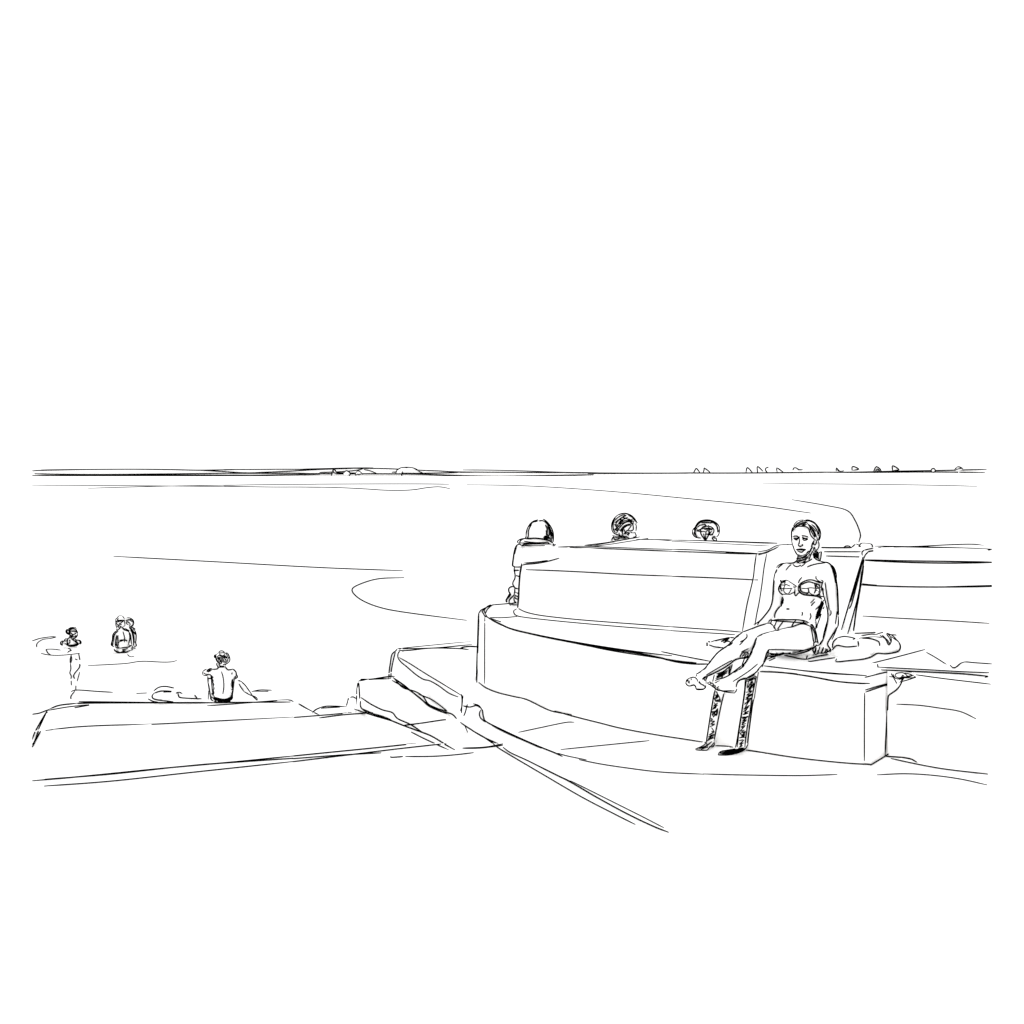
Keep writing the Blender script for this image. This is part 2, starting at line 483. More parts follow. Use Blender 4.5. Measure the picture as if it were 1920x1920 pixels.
base.ink('R8', '''
1.7 312,1225 310,1450 310,1715;1.8 300,1737 350,1740 355,1747;1.9 355,1745 420,1705 500,1655
2 318,1220 420,1185 560,1140;1.4 315,1205 400,1180 480,1158''')
base.ink('C', '''2 760,630 740,700 715,780;1.8 730,650 720,690 710,770;1.8 540,765 620,740 680,700 740,640
1.8 560,780 640,750 700,720;1.8 540,800 600,780 690,750;1.8 530,830 600,800 660,770;1.8 680,690 715,680
1.6 545,810 580,800 630,800 600,830''')  # shade between the dangling legs, drawn as ink hatching on the bench front
seat.ink('R2', '''
2 180,1010 200,980 250,955 300,935 320,930;1.9 240,1010 230,980 260,945 290,930;1.6 210,990 240,1040
1.6 305,930 260,970 240,1010;1.5 235,965 215,985 215,1005
2.2 310,932 400,925 470,918 515,912
2 240,1010 270,1050 370,1100 470,1145 600,1180 760,1212 930,1245 1100,1275 1300,1308 1500,1338 1700,1365 1920,1390
3.2 240,1030 340,1090 480,1150 640,1190 820,1230 1000,1265 1200,1305 1400,1335 1600,1365 1800,1405 1920,1435
1.5 1100,1285 1300,1330 1500,1365 1700,1395 1850,1418;1.5 290,1055 380,1085
1.9 520,968 495,985 500,1010 525,1030 600,1045 800,1068 1000,1088 1300,1115 1600,1140 1920,1162
1.7 280,1047 400,1047 525,1037
2.2 540,965 580,987 640,1007 740,1027 900,1047 1100,1067 1400,1091 1700,1113 1920,1130''')
seat.ink('X1', '''2 960,200 1150,240 1395,286;2.2 880,245 1000,268 1150,290 1275,302;2.4 960,262 1100,295 1200,308 1290,313 1380,312''')
seat.ink('C', '2.2 -85,112 0,118 300,140 600,160 890,187;1.8 -85,166 0,172 300,190 560,205 800,222')
seat.ink('B', '2 130,1690 500,1735 1000,1795 1500,1845 1920,1870;2.2 60,1805 400,1820 800,1850')
seat.ink('R1', '''2 900,1262 1200,1288 1460,1307
2.5 660,1277 800,1282 950,1300 1100,1325 1250,1352 1400,1365 1485,1365;2.3 1000,1305 1200,1345 1350,1362''')
seat.ink('R8', '1.8 312,1115 430,1085 540,1062')
rest.ink('R2', '''
3.4 568,560 552,650 543,760 538,860 530,958
2 575,575 600,567 700,558 800,540 905,511;1.5 580,556 700,545 800,531
1.7 605,615 900,625 1200,640 1500,657 1920,673
2.4 860,412 1000,409 1130,406 1400,416 1700,428 1920,434;1.9 1000,415 1200,420 1500,432 1920,449
1.8 1135,395 1300,376 1450,352 1630,320;1.9 1190,408 1350,390 1500,367 1695,335;1.6 1140,404 1240,393 1400,367
1.6 1695,332 1705,340 1690,345
2.3 1600,345 1690,345 1920,348;1.6 1690,345 1780,347 1920,358''')
rest.ink('R1', '''
2.6 0,292 250,297 500,305 790,314;1.7 0,302 300,315 730,336
2.8 0,360 200,368 400,380 640,391;1.7 0,375 200,381 450,391 640,394
2 640,381 720,365 780,335 840,326 920,325;1.9 650,402 740,369 800,340;1.6 640,394 700,388 740,370
1.8 632,395 620,480 610,570 590,660 565,760 545,870 528,975
1.6 710,395 690,500 675,620 655,750 635,850 622,930
1.8 0,562 300,573 645,590''')
# cast shadows of the woman's two legs, built as thin hatched slabs before the base
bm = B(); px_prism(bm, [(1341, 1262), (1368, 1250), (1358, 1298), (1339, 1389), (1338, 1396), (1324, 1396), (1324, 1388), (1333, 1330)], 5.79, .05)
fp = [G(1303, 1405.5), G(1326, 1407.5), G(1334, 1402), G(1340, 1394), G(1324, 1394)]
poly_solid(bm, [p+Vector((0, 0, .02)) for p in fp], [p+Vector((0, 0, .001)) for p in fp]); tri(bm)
shadowA = Part('leg_shadow', bm, STONE, label='shadow of a dangling leg, built as a slim slab loosely scribbled with dark lines')
shadowA.ink('C', '''2.4 525,980 500,1090 480,1200 460,1320 440,1450 420,1580 400,1705
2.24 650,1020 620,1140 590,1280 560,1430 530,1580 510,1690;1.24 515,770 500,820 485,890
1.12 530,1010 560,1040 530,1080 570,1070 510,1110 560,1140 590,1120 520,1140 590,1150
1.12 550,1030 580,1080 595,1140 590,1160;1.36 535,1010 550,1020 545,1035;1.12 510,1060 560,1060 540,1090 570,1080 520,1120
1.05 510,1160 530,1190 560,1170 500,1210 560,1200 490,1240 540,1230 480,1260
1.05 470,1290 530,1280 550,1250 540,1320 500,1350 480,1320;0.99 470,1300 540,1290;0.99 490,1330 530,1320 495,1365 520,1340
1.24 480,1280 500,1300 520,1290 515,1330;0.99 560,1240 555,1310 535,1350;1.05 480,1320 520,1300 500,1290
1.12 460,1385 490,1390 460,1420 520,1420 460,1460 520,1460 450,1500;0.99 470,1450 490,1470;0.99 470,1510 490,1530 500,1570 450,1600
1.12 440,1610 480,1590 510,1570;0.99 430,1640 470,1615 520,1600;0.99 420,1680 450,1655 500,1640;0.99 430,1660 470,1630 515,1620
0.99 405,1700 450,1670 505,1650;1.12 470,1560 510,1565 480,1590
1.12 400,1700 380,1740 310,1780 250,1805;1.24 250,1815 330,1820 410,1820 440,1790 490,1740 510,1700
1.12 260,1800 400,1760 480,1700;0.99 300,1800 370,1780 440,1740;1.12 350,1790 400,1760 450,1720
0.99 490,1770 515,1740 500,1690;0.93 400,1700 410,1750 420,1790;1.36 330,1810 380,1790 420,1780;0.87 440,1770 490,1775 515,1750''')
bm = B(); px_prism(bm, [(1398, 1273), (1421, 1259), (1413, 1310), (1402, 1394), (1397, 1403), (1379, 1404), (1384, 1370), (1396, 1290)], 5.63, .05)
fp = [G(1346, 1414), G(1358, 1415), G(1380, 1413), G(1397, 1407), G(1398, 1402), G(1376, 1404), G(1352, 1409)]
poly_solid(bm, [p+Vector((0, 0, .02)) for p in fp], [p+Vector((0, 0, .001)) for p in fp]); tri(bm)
shadowB = Part('leg_shadow', bm, STONE, label='shadow of a dangling leg, built as a slim slab densely scribbled with dark lines and a black foot')
shadowB.ink('C', '''2.08 940,830 935,950 920,1080 900,1220 880,1350 860,1470 840,1600 820,1720 800,1800
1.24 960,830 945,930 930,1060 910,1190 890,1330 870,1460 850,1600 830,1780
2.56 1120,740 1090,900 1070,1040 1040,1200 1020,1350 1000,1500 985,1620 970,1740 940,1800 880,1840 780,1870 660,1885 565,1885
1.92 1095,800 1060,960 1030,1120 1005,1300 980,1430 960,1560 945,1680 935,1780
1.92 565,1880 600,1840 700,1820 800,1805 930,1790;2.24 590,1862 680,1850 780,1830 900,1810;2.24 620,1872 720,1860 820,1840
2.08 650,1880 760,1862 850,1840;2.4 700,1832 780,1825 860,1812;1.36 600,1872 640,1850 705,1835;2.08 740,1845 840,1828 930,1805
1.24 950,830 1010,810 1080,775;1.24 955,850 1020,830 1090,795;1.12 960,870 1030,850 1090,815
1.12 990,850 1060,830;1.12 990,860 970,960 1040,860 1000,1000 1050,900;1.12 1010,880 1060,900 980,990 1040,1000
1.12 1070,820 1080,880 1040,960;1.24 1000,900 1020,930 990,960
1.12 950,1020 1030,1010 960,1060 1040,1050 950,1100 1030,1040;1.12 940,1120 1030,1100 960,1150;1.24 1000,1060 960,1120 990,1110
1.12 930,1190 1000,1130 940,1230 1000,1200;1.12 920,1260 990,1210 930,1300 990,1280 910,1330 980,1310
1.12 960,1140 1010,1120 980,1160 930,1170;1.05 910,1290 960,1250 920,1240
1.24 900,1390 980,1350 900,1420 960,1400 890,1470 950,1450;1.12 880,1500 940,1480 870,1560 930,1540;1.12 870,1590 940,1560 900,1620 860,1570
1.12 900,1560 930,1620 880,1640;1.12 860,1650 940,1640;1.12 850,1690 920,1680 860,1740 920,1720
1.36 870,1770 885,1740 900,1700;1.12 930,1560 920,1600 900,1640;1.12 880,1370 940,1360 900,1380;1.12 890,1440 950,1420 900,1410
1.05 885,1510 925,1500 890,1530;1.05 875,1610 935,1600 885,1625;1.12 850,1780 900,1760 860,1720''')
BENCH1 = copies([base.bm, seat.bm])
bench1 = build('stone_bench', [base, seat, rest, shadowA, shadowB], (1.1, 7.6, 0), 'long stone bench with rounded end and broad sloping backrest, woman in bikini sitting on it', 'bench', 'stone benches on the terrace', jump=.06, snap=.06, extra=[level(-1, 2.6, 4, 7.9, .001)])

# ---- second bench, running on out of the picture to the right
k0 = (end.x+.012, end.y-.003)
e1 = G(1850, 1452)
p2 = [k0, (e1.x, e1.y), (3.6, 4.6), (5.0, 3.6), (5.6, 7.2), (2.615, 8.4), (2.615, 5.96)]
bm = B(); slab(bm, p2, 0, .49); tri(bm); base2 = Part('base', bm, STONE)
bm = B(); slab(bm, outset(p2, .0015), .491, SZ-.003); tri(bm); seat2 = Part('seat', bm, STONE)
# backrest: a leaning panel with a wedge shaped end, and the lower link behind the sitting woman
bm = B()
q = [P(1598, 1188, 6.9), P(1578, 1182, 7.15), P(1617, 1036, 7.2), P(1620, 1033, 7.12)]
r = [Vector((5.2, 5.9, SZ)), Vector((5.3, 6.2, SZ)), Vector((5.3, 6.35, 1.20)), Vector((5.25, 6.2, 1.20))]
for v in q[:2]: v.z = SZ-.002
q[2].z = 1.17; q[3] = P(1622, 1026, 7.12); q[2] = P(1616, 1026, 7.24)
poly_solid(bm, q, r); tri(bm); rest2 = Part('backrest', bm, STONE)
bm = B()
slab(bm, [(2.24, 7.83+.5), (2.62, 7.83), (3.3, 7.83), (3.3, 8.12), (2.62, 8.12)], SZ+.001, 1.108); tri(bm)
link = Part('backrest', bm, STONE, label='lower back panel behind the sitting woman')
base2.ink('R8', '2.3 585,1105 578,1150 545,1200 490,1240 480,1265 475,1380 465,1560 460,1680')
base2.ink('H', '''1.5 840,1685 905,1800;1.5 885,1700 905,1680 970,1672 1010,1690 1040,1720;1.4 860,1690 890,1740 960,1750
1.4 885,1700 900,1725 960,1740 1000,1735;1.6 960,1780 1050,1755 1135,1725;1.4 940,1760 980,1700 990,1740 940,1790
1.5 920,1735 1050,1720 1110,1700;1.5 1000,1675 1090,1700 1040,1715 960,1735;1.3 815,1720 880,1725;1.6 1000,1735 1130,1730 1110,1715
1.6 975,1700 965,1760 960,1780''')  # scribble and curved line: corner shadow drawn onto the bench in ink
base2.ink('R8', '''2.3 460,1682 560,1688 640,1700 690,1725;2 500,1697 700,1740 900,1775 1200,1810
1.5 540,1307 700,1315 850,1335 1000,1360 1115,1413''')
seat2.ink('R8', '''1.6 405,1020 408,1040;2 408,1040 700,1055 1000,1072 1208,1080;2.8 430,1060 700,1072 1000,1087 1200,1105;1.8 1180,1112 1200,1105
2 680,1095 900,1125 1220,1163;1.8 540,1063 650,1075;1.8 240,797 390,790''')  # lowest front line is the shadow under the seat edge, drawn in ink
rest2.ink('R8', '''
2.6 385,170 600,173 900,180 1228,190;1.7 410,178 700,170 900,160 1080,155 1170,163;1.6 1200,190 1205,197 1228,190
2 315,267 600,274 900,278 1228,283;2.2 315,272 600,285 900,291 1228,287
2.4 290,448 500,458 800,463 1228,460;1.6 900,461 1228,452;1.2 295,440 400,450
1.3 296,672 600,690 900,705 1210,725
2 300,245 250,410 200,580 145,770;1.7 305,260 240,470 210,570;2 308,265 270,500 235,640 190,800
2.8 305,310 275,500 250,640 232,780;1.5 290,350 255,620 230,770;1.5 300,270 225,560 200,620
1.9 375,183 320,195 293,210 295,235;2.6 375,202 338,208;1.8 340,207 315,235 305,260''')
link.ink('R1', '2.4 1110,345 1200,347 1350,347;1.5 1140,378 1280,378 1420,378;1.6 1155,410 1300,414 1420,417')
build('stone_bench', [base2, seat2, rest2, link], (3.2, 6, 0), 'stone bench with tall boarded backrest at the right, towels spread on its seat', 'bench', 'stone benches on the terrace', jump=.08, snap=.06, extra=BENCH1+[level(2.2, 6, 3, 6.5, .001), level(2.2, 4, 5, 7.2, SZ)])

# ================================================================== THE SITTING WOMAN
bm = B()
# head
ell(bm, 1512, 1002, 6.06, 25, 27, 26); ell(bm, 1505, 1012, 6.0, 20, 22, 24); ell(bm, 1504, 1026, 5.98, 15, 16, 14); ell(bm, 1502.5, 1034, 5.97, 9, 10, 7)
chain(bm, [(1500, 1010, 5.915, 1.8), (1499, 1021, 5.895, 2.8)], 1); ell(bm, 1502, 1031, 5.925, 8, 4, 3)
ell(bm, 1528, 1019, 6.05, 4, 5, 8)
# neck and trunk
chain(bm, [(1510, 1032, 6.06, 14), (1510, 1054, 6.08, 15)])
chain(bm, [(1508, 1056, 6.08, 13), (1486, 1065, 6.07, 11), (1468, 1069, 6.07, 12)]); chain(bm, [(1512, 1056, 6.08, 13), (1535, 1065, 6.09, 11), (1554, 1071, 6.1, 13)])
for xl, xr, y, d, dep in ((1466, 1549, 1074, 6.08, .075), (1463, 1547, 1088, 6.07, .092), (1463, 1546, 1100, 6.06, .098), (1465, 1545, 1112, 6.05, .095), (1466, 1541, 1124, 6.04, .09),
                          (1466, 1536, 1136, 6.03, .085), (1459, 1532, 1148, 6.02, .088), (1454, 1531, 1158, 6.01, .095), (1451, 1531, 1170, 6.0, .1), (1448, 1533, 1183, 6.0, .115), (1450, 1534, 1197, 6.0, .125), (1456, 1533, 1212, 6.02, .13)):
    slice_(bm, xl, xr, y, d, dep)
ell(bm, 1474, 1104, 5.985, 14, 15, 14); ell(bm, 1517, 1104, 5.985, 17, 16, 16)
# her right arm, propped behind her, and hand
chain(bm, [(1467, 1070, 6.08, 12), (1461, 1098, 6.12, 12), (1459, 1124, 6.16, 11.5), (1451, 1142, 6.19, 10), (1430, 1168, 6.24, 8), (1412, 1188, 6.28, 7)])
chain(bm, [(1412, 1188, 6.28, 7), (1404, 1203, 6.28, 7)])
for dx in (-8, -4, 0, 4): chain(bm, [(1404+dx*.7, 1204, 6.28, 2.6), (1401+dx, 1211, 6.22, 2.5), (1399+dx, 1216, 6.16, 2.2)], 1)
chain(bm, [(1408, 1200, 6.28, 2.8), (1413, 1208, 6.24, 2.5), (1413, 1214, 6.2, 2.2)], 1)
# her left arm and hand flat on the seat
chain(bm, [(1554, 1071, 6.1, 13), (1557, 1095, 6.1, 13.5), (1560, 1125, 6.12, 11.5), (1562, 1148, 6.13, 10.5), (1559.5, 1172, 6.13, 10.8), (1551, 1194, 6.12, 8.8), (1545, 1208, 6.1, 8)])
chain(bm, [(1541, 1212, 6.08, 6), (1549, 1212, 6.08, 6)]); ell(bm, 1543, 1214, 6.07, 11, 9, 6)
for a, b, c, e in ((1535, 1530.5, 1213, 1222), (1539.5, 1536, 1214, 1225.5), (1544, 1541.5, 1214.5, 1226), (1548.5, 1547, 1214, 1224.5)):
    chain(bm, [(a, c, 6.07, 2.9), ((a+b)/2-.3, (c+e)/2-1, 6.02, 2.8), (b, e, 5.98, 2.3)], 1)
chain(bm, [(1551, 1210, 6.08, 3.2), (1555, 1215, 6.05, 2.9), (1555.5, 1221, 6.03, 2.4)], 1)
# hips, thighs, shins, feet
ell(bm, 1506, 1207, 6.02, 27, 36, 25); ell(bm, 1470, 1206, 6.0, 24, 36, 22)
chain(bm, [(1508, 1197, 5.96, 23), (1480, 1199, 5.82, 22), (1455, 1202, 5.65, 19.5), (1439, 1205, 5.56, 17.5)])
chain(bm, [(1439, 1205, 5.56, 17.5), (1425, 1227, 5.5, 15.5), (1409, 1247, 5.46, 13.5), (1391, 1264, 5.43, 10.3), (1378, 1275, 5.42, 9.3)])
chain(bm, [(1378, 1276, 5.42, 9), (1373, 1287, 5.42, 8.2)]); chain(bm, [(1371, 1284, 5.41, 10.5), (1356, 1285, 5.34, 9.8), (1345, 1285, 5.28, 6.5)])
for a, b in ((1331.5, 1281), (1335, 1283.5), (1338.5, 1286.5), (1342.5, 1290.5), (1347.5, 1291)): chain(bm, [(a+7, b-1, 5.29, 3.2), (a, b, 5.26, 2.6)], 1)
chain(bm, [(1464, 1191, 5.96, 21), (1432, 1195, 5.78, 19), (1402, 1203, 5.62, 17)])
chain(bm, [(1402, 1203, 5.62, 17), (1379, 1221, 5.52, 16.8), (1356, 1239, 5.45, 14.5), (1334, 1256, 5.38, 11), (1317, 1269, 5.3, 8.5)])
chain(bm, [(1317, 1270, 5.3, 8), (1316.5, 1284, 5.24, 6.8)]); chain(bm, [(1315, 1282, 5.23, 8), (1305, 1280, 5.16, 7), (1297, 1278.5, 5.1, 7)])
for a, b in ((1295, 1273), (1291, 1274.5), (1288.5, 1277.5), (1289, 1281), (1293, 1284)): chain(bm, [(a+5, b+.5, 5.1, 3), (a, b, 5.07, 2.5)], 1)
wb = remesh(bm, .006, 3)
TOPP = [(1455, 1090), (1463, 1086), (1476, 1087), (1492, 1098), (1507, 1087), (1522, 1086), (1545, 1090), (1546, 1128), (1530, 1120), (1500, 1119), (1493, 1121), (1470, 1117), (1457, 1110)]
BOTP = [(1440, 1167), (1446, 1161), (1505, 1161), (1520, 1167), (1530, 1180), (1536, 1206), (1534, 1218), (1524, 1218), (1519, 1178), (1504, 1171), (1484, 1175), (1457, 1183), (1449, 1171)]
def topf(f):
    c = f.calc_center_median(); x, y = proj(c)
    if f.normal.y < .25: return inside(TOPP, x, y) and c.y < 6.12 and 1458 < x < 1547
    return 1467 < x < 1543 and 1094 < y < 1114 and c.y < 6.25
def botf(f):
    c = f.calc_center_median(); x, y = proj(c)
    if f.normal.y < .1: return inside(BOTP, x, y)
    return 1448 < x < 1536 and 1166 < y < 1232 and c.y > 5.98
top = Part('bikini_top', shell(wb, topf), CLOTH); bot = Part('bikini_bottom', shell(wb, botf), CLOTH)
hb = B()
ell(hb, 1514, 999, 6.10, 26, 25, 26.5); ell(hb, 1526, 1012, 6.10, 12.5, 16, 20); ell(hb, 1533, 1025, 6.12, 7, 9, 9)
chain(hb, [(1530, 1034, 6.14, 5.5), (1531, 1042, 6.14, 6.5), (1533, 1047, 6.14, 4)])
ell(hb, 1500, 985, 6.03, 16, 17, 9)
hair = Part('hair', remesh(hb, .006, 3), HAIRM)
tb = B(); px_prism(tb, [(1534, 1037.5), (1540, 1035), (1538, 1051), (1535, 1047.5)], 6.13, .012)
tie = Part('hair_ribbon', tb, CLOTH); hair.kids.append(tie)
body = Part('body', wb, SKIN, [])
body.ink('A', '''
2.2 550,350 530,450 528,540 540,660 560,750 590,840 620,905 650,950 675,975
2.2 675,975 720,970 780,965 850,940 910,890 950,840 985,770 1005,690
2.4 670,975 668,1040 640,1100 590,1135 520,1150 430,1150 340,1165 270,1210 220,1265
2 400,1150 300,1165 230,1205 190,1255
3 200,1290 165,1380 135,1520 120,1680 110,1900
1.7 1050,790 1000,890 960,980 920,1080;1.7 1020,1035 950,1085 880,1120 820,1140 740,1140
2.2 1010,950 1025,1000 1060,1050 1110,1080 1180,1110
3 1180,1105 1260,1130 1330,1135 1400,1175 1450,1240 1490,1330 1520,1450 1545,1600 1560,1750 1570,1900
1.5 1400,1190 1440,1260 1470,1360 1500,1480 1520,1600;1.6 1440,1195 1490,1260 1530,1370 1548,1480
1.8 880,1240 960,1205 1060,1175 1160,1155 1280,1145;1.7 520,1185 460,1235 400,1315
1.5 565,1175 600,1215 660,1230 720,1205 740,1190;1.2 740,1230 800,1190 850,1140
0.6 690,1010 720,1005 780,1015;0.6 680,1060 760,1030 830,1000 900,940;0.6 690,1100 760,1080 840,1050 900,1010;0.6 640,1150 700,1120 780,1090 850,1060
0.6 700,1160 780,1130 850,1080 880,1040;0.6 640,1035 720,1040;0.6 760,1050 830,1020 890,960;0.6 780,1010 860,970 920,930;0.6 650,1130 690,1090 740,1060
0.6 870,1030 930,970;0.6 880,1040 930,1030;0.6 920,940 960,970;0.6 640,1040 680,1060;0.6 760,1070 820,1060 880,1000;0.6 720,1150 800,1130 860,1110;2 650,1150 680,1130 700,1155
2.1 565,550 610,540 660,545 690,570 715,555;3.2 575,585 620,600 680,590 697,575;2.6 590,605 620,618 660,630
1.8 755,530 810,535 870,550 912,570;3 772,572 800,590 850,600 900,605;1.3 780,605 800,635 850,635 905,610;3 790,560 775,590
1.9 712,590 708,660 695,710 680,740 700,765 722,775 750,765 775,755 785,740 760,725;2.6 702,680 697,720
2 630,845 690,840 740,832 790,838 850,845 800,850 740,855 680,850 640,848;2 660,870 720,900 765,905 800,870 850,848
2 1010,690 1030,660 1045,640;1.6 1040,640 1025,700 1040,740 1070,735 1090,690 1090,655;3 1013,690 1020,722
1.3 1005,780 960,870 920,930
1.7 765,1465 710,1530 682,1600;1.5 1085,1438 1080,1490 1130,1545 1190,1575 1210,1600''')  # the neck zigzags are shade under the chin, hatched in ink
body.ink('R1', '2.4 757,660 753,740 735,800 700,850 660,895 625,920;1.3 660,895 640,925')
body.ink('B', '''
2.6 505,310 490,380 475,450 490,500;2.4 500,320 518,380 500,470;2 490,350 480,460
2.6 470,490 410,550 370,610 350,670 350,740;3.2 580,555 610,550 640,557
2.2 1330,370 1270,480 1210,590 1180,700 1165,790;3.5 1320,420 1260,520 1220,620 1190,760;3.5 1310,450 1250,600 1210,740;4 1240,560 1200,680
1.6 1340,500 1290,620 1230,790 1200,870 1190,930;2 1170,780 1175,870 1170,950;2 1330,430 1280,560 1240,700
1.2 1145,350 1110,390 1060,435;1.6 1160,405 1110,450 1075,495;1.8 1290,385 1260,460 1220,520 1165,565;1.8 890,610 905,640 890,690;1.6 1055,630 1075,700 1045,770
2.3 1290,190 1310,130 1320,250 1350,370 1390,520 1410,650 1405,780 1370,960 1330,1110 1290,1210 1240,1270 1195,1285
1.5 1355,20 1375,180 1400,350 1440,580;1.5 1465,580 1475,640 1445,690;1.4 1400,790 1350,960 1310,1130;1.5 1290,1190 1250,1245
3.8 1580,0 1600,150 1610,350 1615,500 1620,680
2.4 1620,700 1622,800 1615,880 1560,980 1480,1110 1420,1210 1405,1260 1430,1310 1460,1350 1470,1390 1440,1420
1.5 1595,600 1580,740 1560,860;1.2 1590,950 1530,1090 1490,1170
3.4 1175,1320 1165,1380 1150,1440;3 1250,1310 1225,1370 1210,1440;2.8 1325,1320 1300,1380 1280,1440;2.4 1370,1340 1370,1390 1330,1430
2.4 1395,1350 1400,1400 1370,1440;2 1450,1360 1420,1410 1390,1400;2 1110,1370 1130,1420 1150,1460 1200,1450 1240,1430 1290,1440 1340,1430 1400,1435
2.2 1180,1280 1130,1330 1110,1380 1130,1410;2 1190,1270 1160,1310
2.2 0,1110 60,1075 160,1040 280,1010 400,980 560,940 690,910 800,870 880,850 970,860 1070,905
1.9 240,1365 450,1370 700,1375 930,1375;1.8 700,1415 800,1415 930,1380 1050,1345 1170,1300;2.7 270,1460 400,1450 600,1450 780,1450 930,1420 1040,1380 1130,1320
2.2 240,1440 440,1460;2 230,1480 350,1460 450,1440;2 220,1510 340,1490 500,1450;2 200,1560 300,1520 400,1490;1.8 230,1590 320,1550 400,1510;1.8 240,1540 380,1490 520,1470
2 460,1450 520,1430;1.9 600,1450 665,1430
2.2 240,1355 190,1430 160,1540 120,1640 60,1710 0,1780;1.7 230,1370 210,1480 170,1570 120,1650 95,1720''')  # scribble below the thigh is its shadow on the seat, hatched in ink
body.ink('C', '''
2.3 905,185 1000,150 1100,110 1180,85 1250,65
2.6 1100,262 1080,310 1060,370 1030,440 1000,500;2.8 1085,290 1070,360 1030,460 990,530 940,610 890,660;2 935,540 915,590 895,640
1.8 960,210 965,250 930,290 870,320;1.5 930,290 895,330 860,365;1.6 885,465 930,440 985,415
2.7 905,190 830,240 780,290 700,370 640,410 560,470 490,550 430,630 380,690 320,735 260,770
1.4 760,310 800,270 850,240;1.3 770,330 720,370 640,400
2.6 980,525 950,545 880,550 800,570 740,620 650,680 540,740 440,785 390,805;1.4 760,575 640,640 520,710 400,780;2 690,660 560,730 440,790
1.8 870,540 880,500 920,465 970,465 985,490 950,530 880,545;1.6 900,520 940,480;1.6 920,540 970,480 980,520 1000,525
2.2 890,650 800,720 720,780 640,820 560,840 520,860;1.4 890,650 925,650 860,700 780,750
2.2 1130,700 1080,750 1000,800 930,835 870,850 830,890 815,950;1.6 830,870 880,840 950,820;1.3 1115,625 1000,720 880,800 770,870
1.8 825,970 815,1000 795,1025;2.5 790,1000 700,1000 620,995 560,990 520,960 490,930;1.6 800,1030 700,1020 600,1000
1.5 430,885 450,875 470,890 450,905;1.5 470,900 490,890 500,920 480,930;1.5 500,925 520,920 530,950;1.2 545,945 560,970 590,975;1.2 580,940 555,950
1.6 425,880 420,895 440,910 460,920 500,950 550,985;1.5 520,890 560,870 590,860
2 120,880 130,850 180,820 230,810 265,830 285,870;2.2 120,880 120,900 150,930 190,930 230,920 255,945 260,970 300,975 360,975 390,950 395,920
2 310,870 320,900 360,920 390,945;1.5 140,850 160,870 175,860;1.4 150,885 175,890;1.5 130,870 150,850;1.5 190,830 195,850;1.4 260,770 280,760;1.4 255,800 270,780;1.6 300,890 310,870
1.9 400,900 395,850 420,800;1.6 345,840 370,810 410,795;1.5 380,860 370,830 400,805;1.7 260,980 300,985 370,980''')
top.ink('A', '''
2.4 290,1600 250,1680 235,1740 260,1800 310,1850 340,1865;2 280,1530 300,1590 350,1570 400,1535;2 310,1560 360,1545 420,1530;0.9 390,1540 385,1580 370,1610;2.2 320,1590 350,1570 390,1550;2.4 282,1535 290,1560 300,1580
0.9 420,1530 530,1600 640,1670 600,1690 570,1685
0.9 390,1640 350,1720 365,1800 420,1840 470,1850;0.9 260,1725 400,1725 550,1715;0.9 530,1730 490,1800 460,1840;0.9 285,1640 300,1770 330,1770;0.9 370,1620 440,1640 500,1670;0.9 290,1640 380,1645;0.9 300,1600 280,1680 270,1740
0.9 340,1860 420,1850 490,1855 540,1830 590,1800;2.1 603,1720 603,1850 625,1890 660,1850 700,1810
2.2 680,1740 690,1660 760,1590 860,1540 970,1525 1070,1550 1180,1600;2 740,1640 840,1590 930,1570 1040,1600 1170,1640;2 735,1640 725,1720 760,1790 840,1820 900,1820;3.2 680,1740 710,1800 780,1850 870,1870 990,1880 1100,1890
0.9 750,1715 850,1720 950,1705 1060,1715;2.4 900,1720 920,1790 870,1850;0.9 920,1800 980,1850 1030,1860;2.4 1050,1610 1075,1700 1070,1770 1040,1830
2 1080,1640 1150,1640 1170,1700 1140,1720;2 1070,1640 1130,1700 1170,1770 1160,1840 1090,1870;0.9 1090,1720 1150,1720;0.9 1090,1760 1150,1800;2 1100,1870 1180,1868
0.9 700,1650 715,1720 730,1780
2 1180,1530 1240,1555 1220,1610 1205,1700 1210,1770''')
top.ink('B', '2 1100,290 1180,300 1250,308 1320,305;2 1180,300 1250,322 1300,360')
bot.ink('B', '''
2.5 200,840 250,835 310,880 350,940 380,985
1.8 225,810 260,775 300,770;2.1 300,780 400,765 600,765 780,765 900,780 980,800 1045,835;1.7 290,785 450,795 640,810 830,825 1010,835
1.7 290,780 270,830;1.7 390,780 345,890;1.7 525,790 450,890 395,980;1.8 775,770 720,840 680,910;1.8 950,780 925,815 900,850
2 1070,880 1090,1000 1110,1110 1130,1220;2.4 1090,850 1150,960 1180,1050 1200,1170 1220,1240;1.7 1080,900 1140,1010 1160,1120 1165,1210
1.5 1130,1010 1180,1050;1.6 1130,1220 1200,1210;1.8 1125,1290 1135,1220;1.6 1070,860 1130,930''')
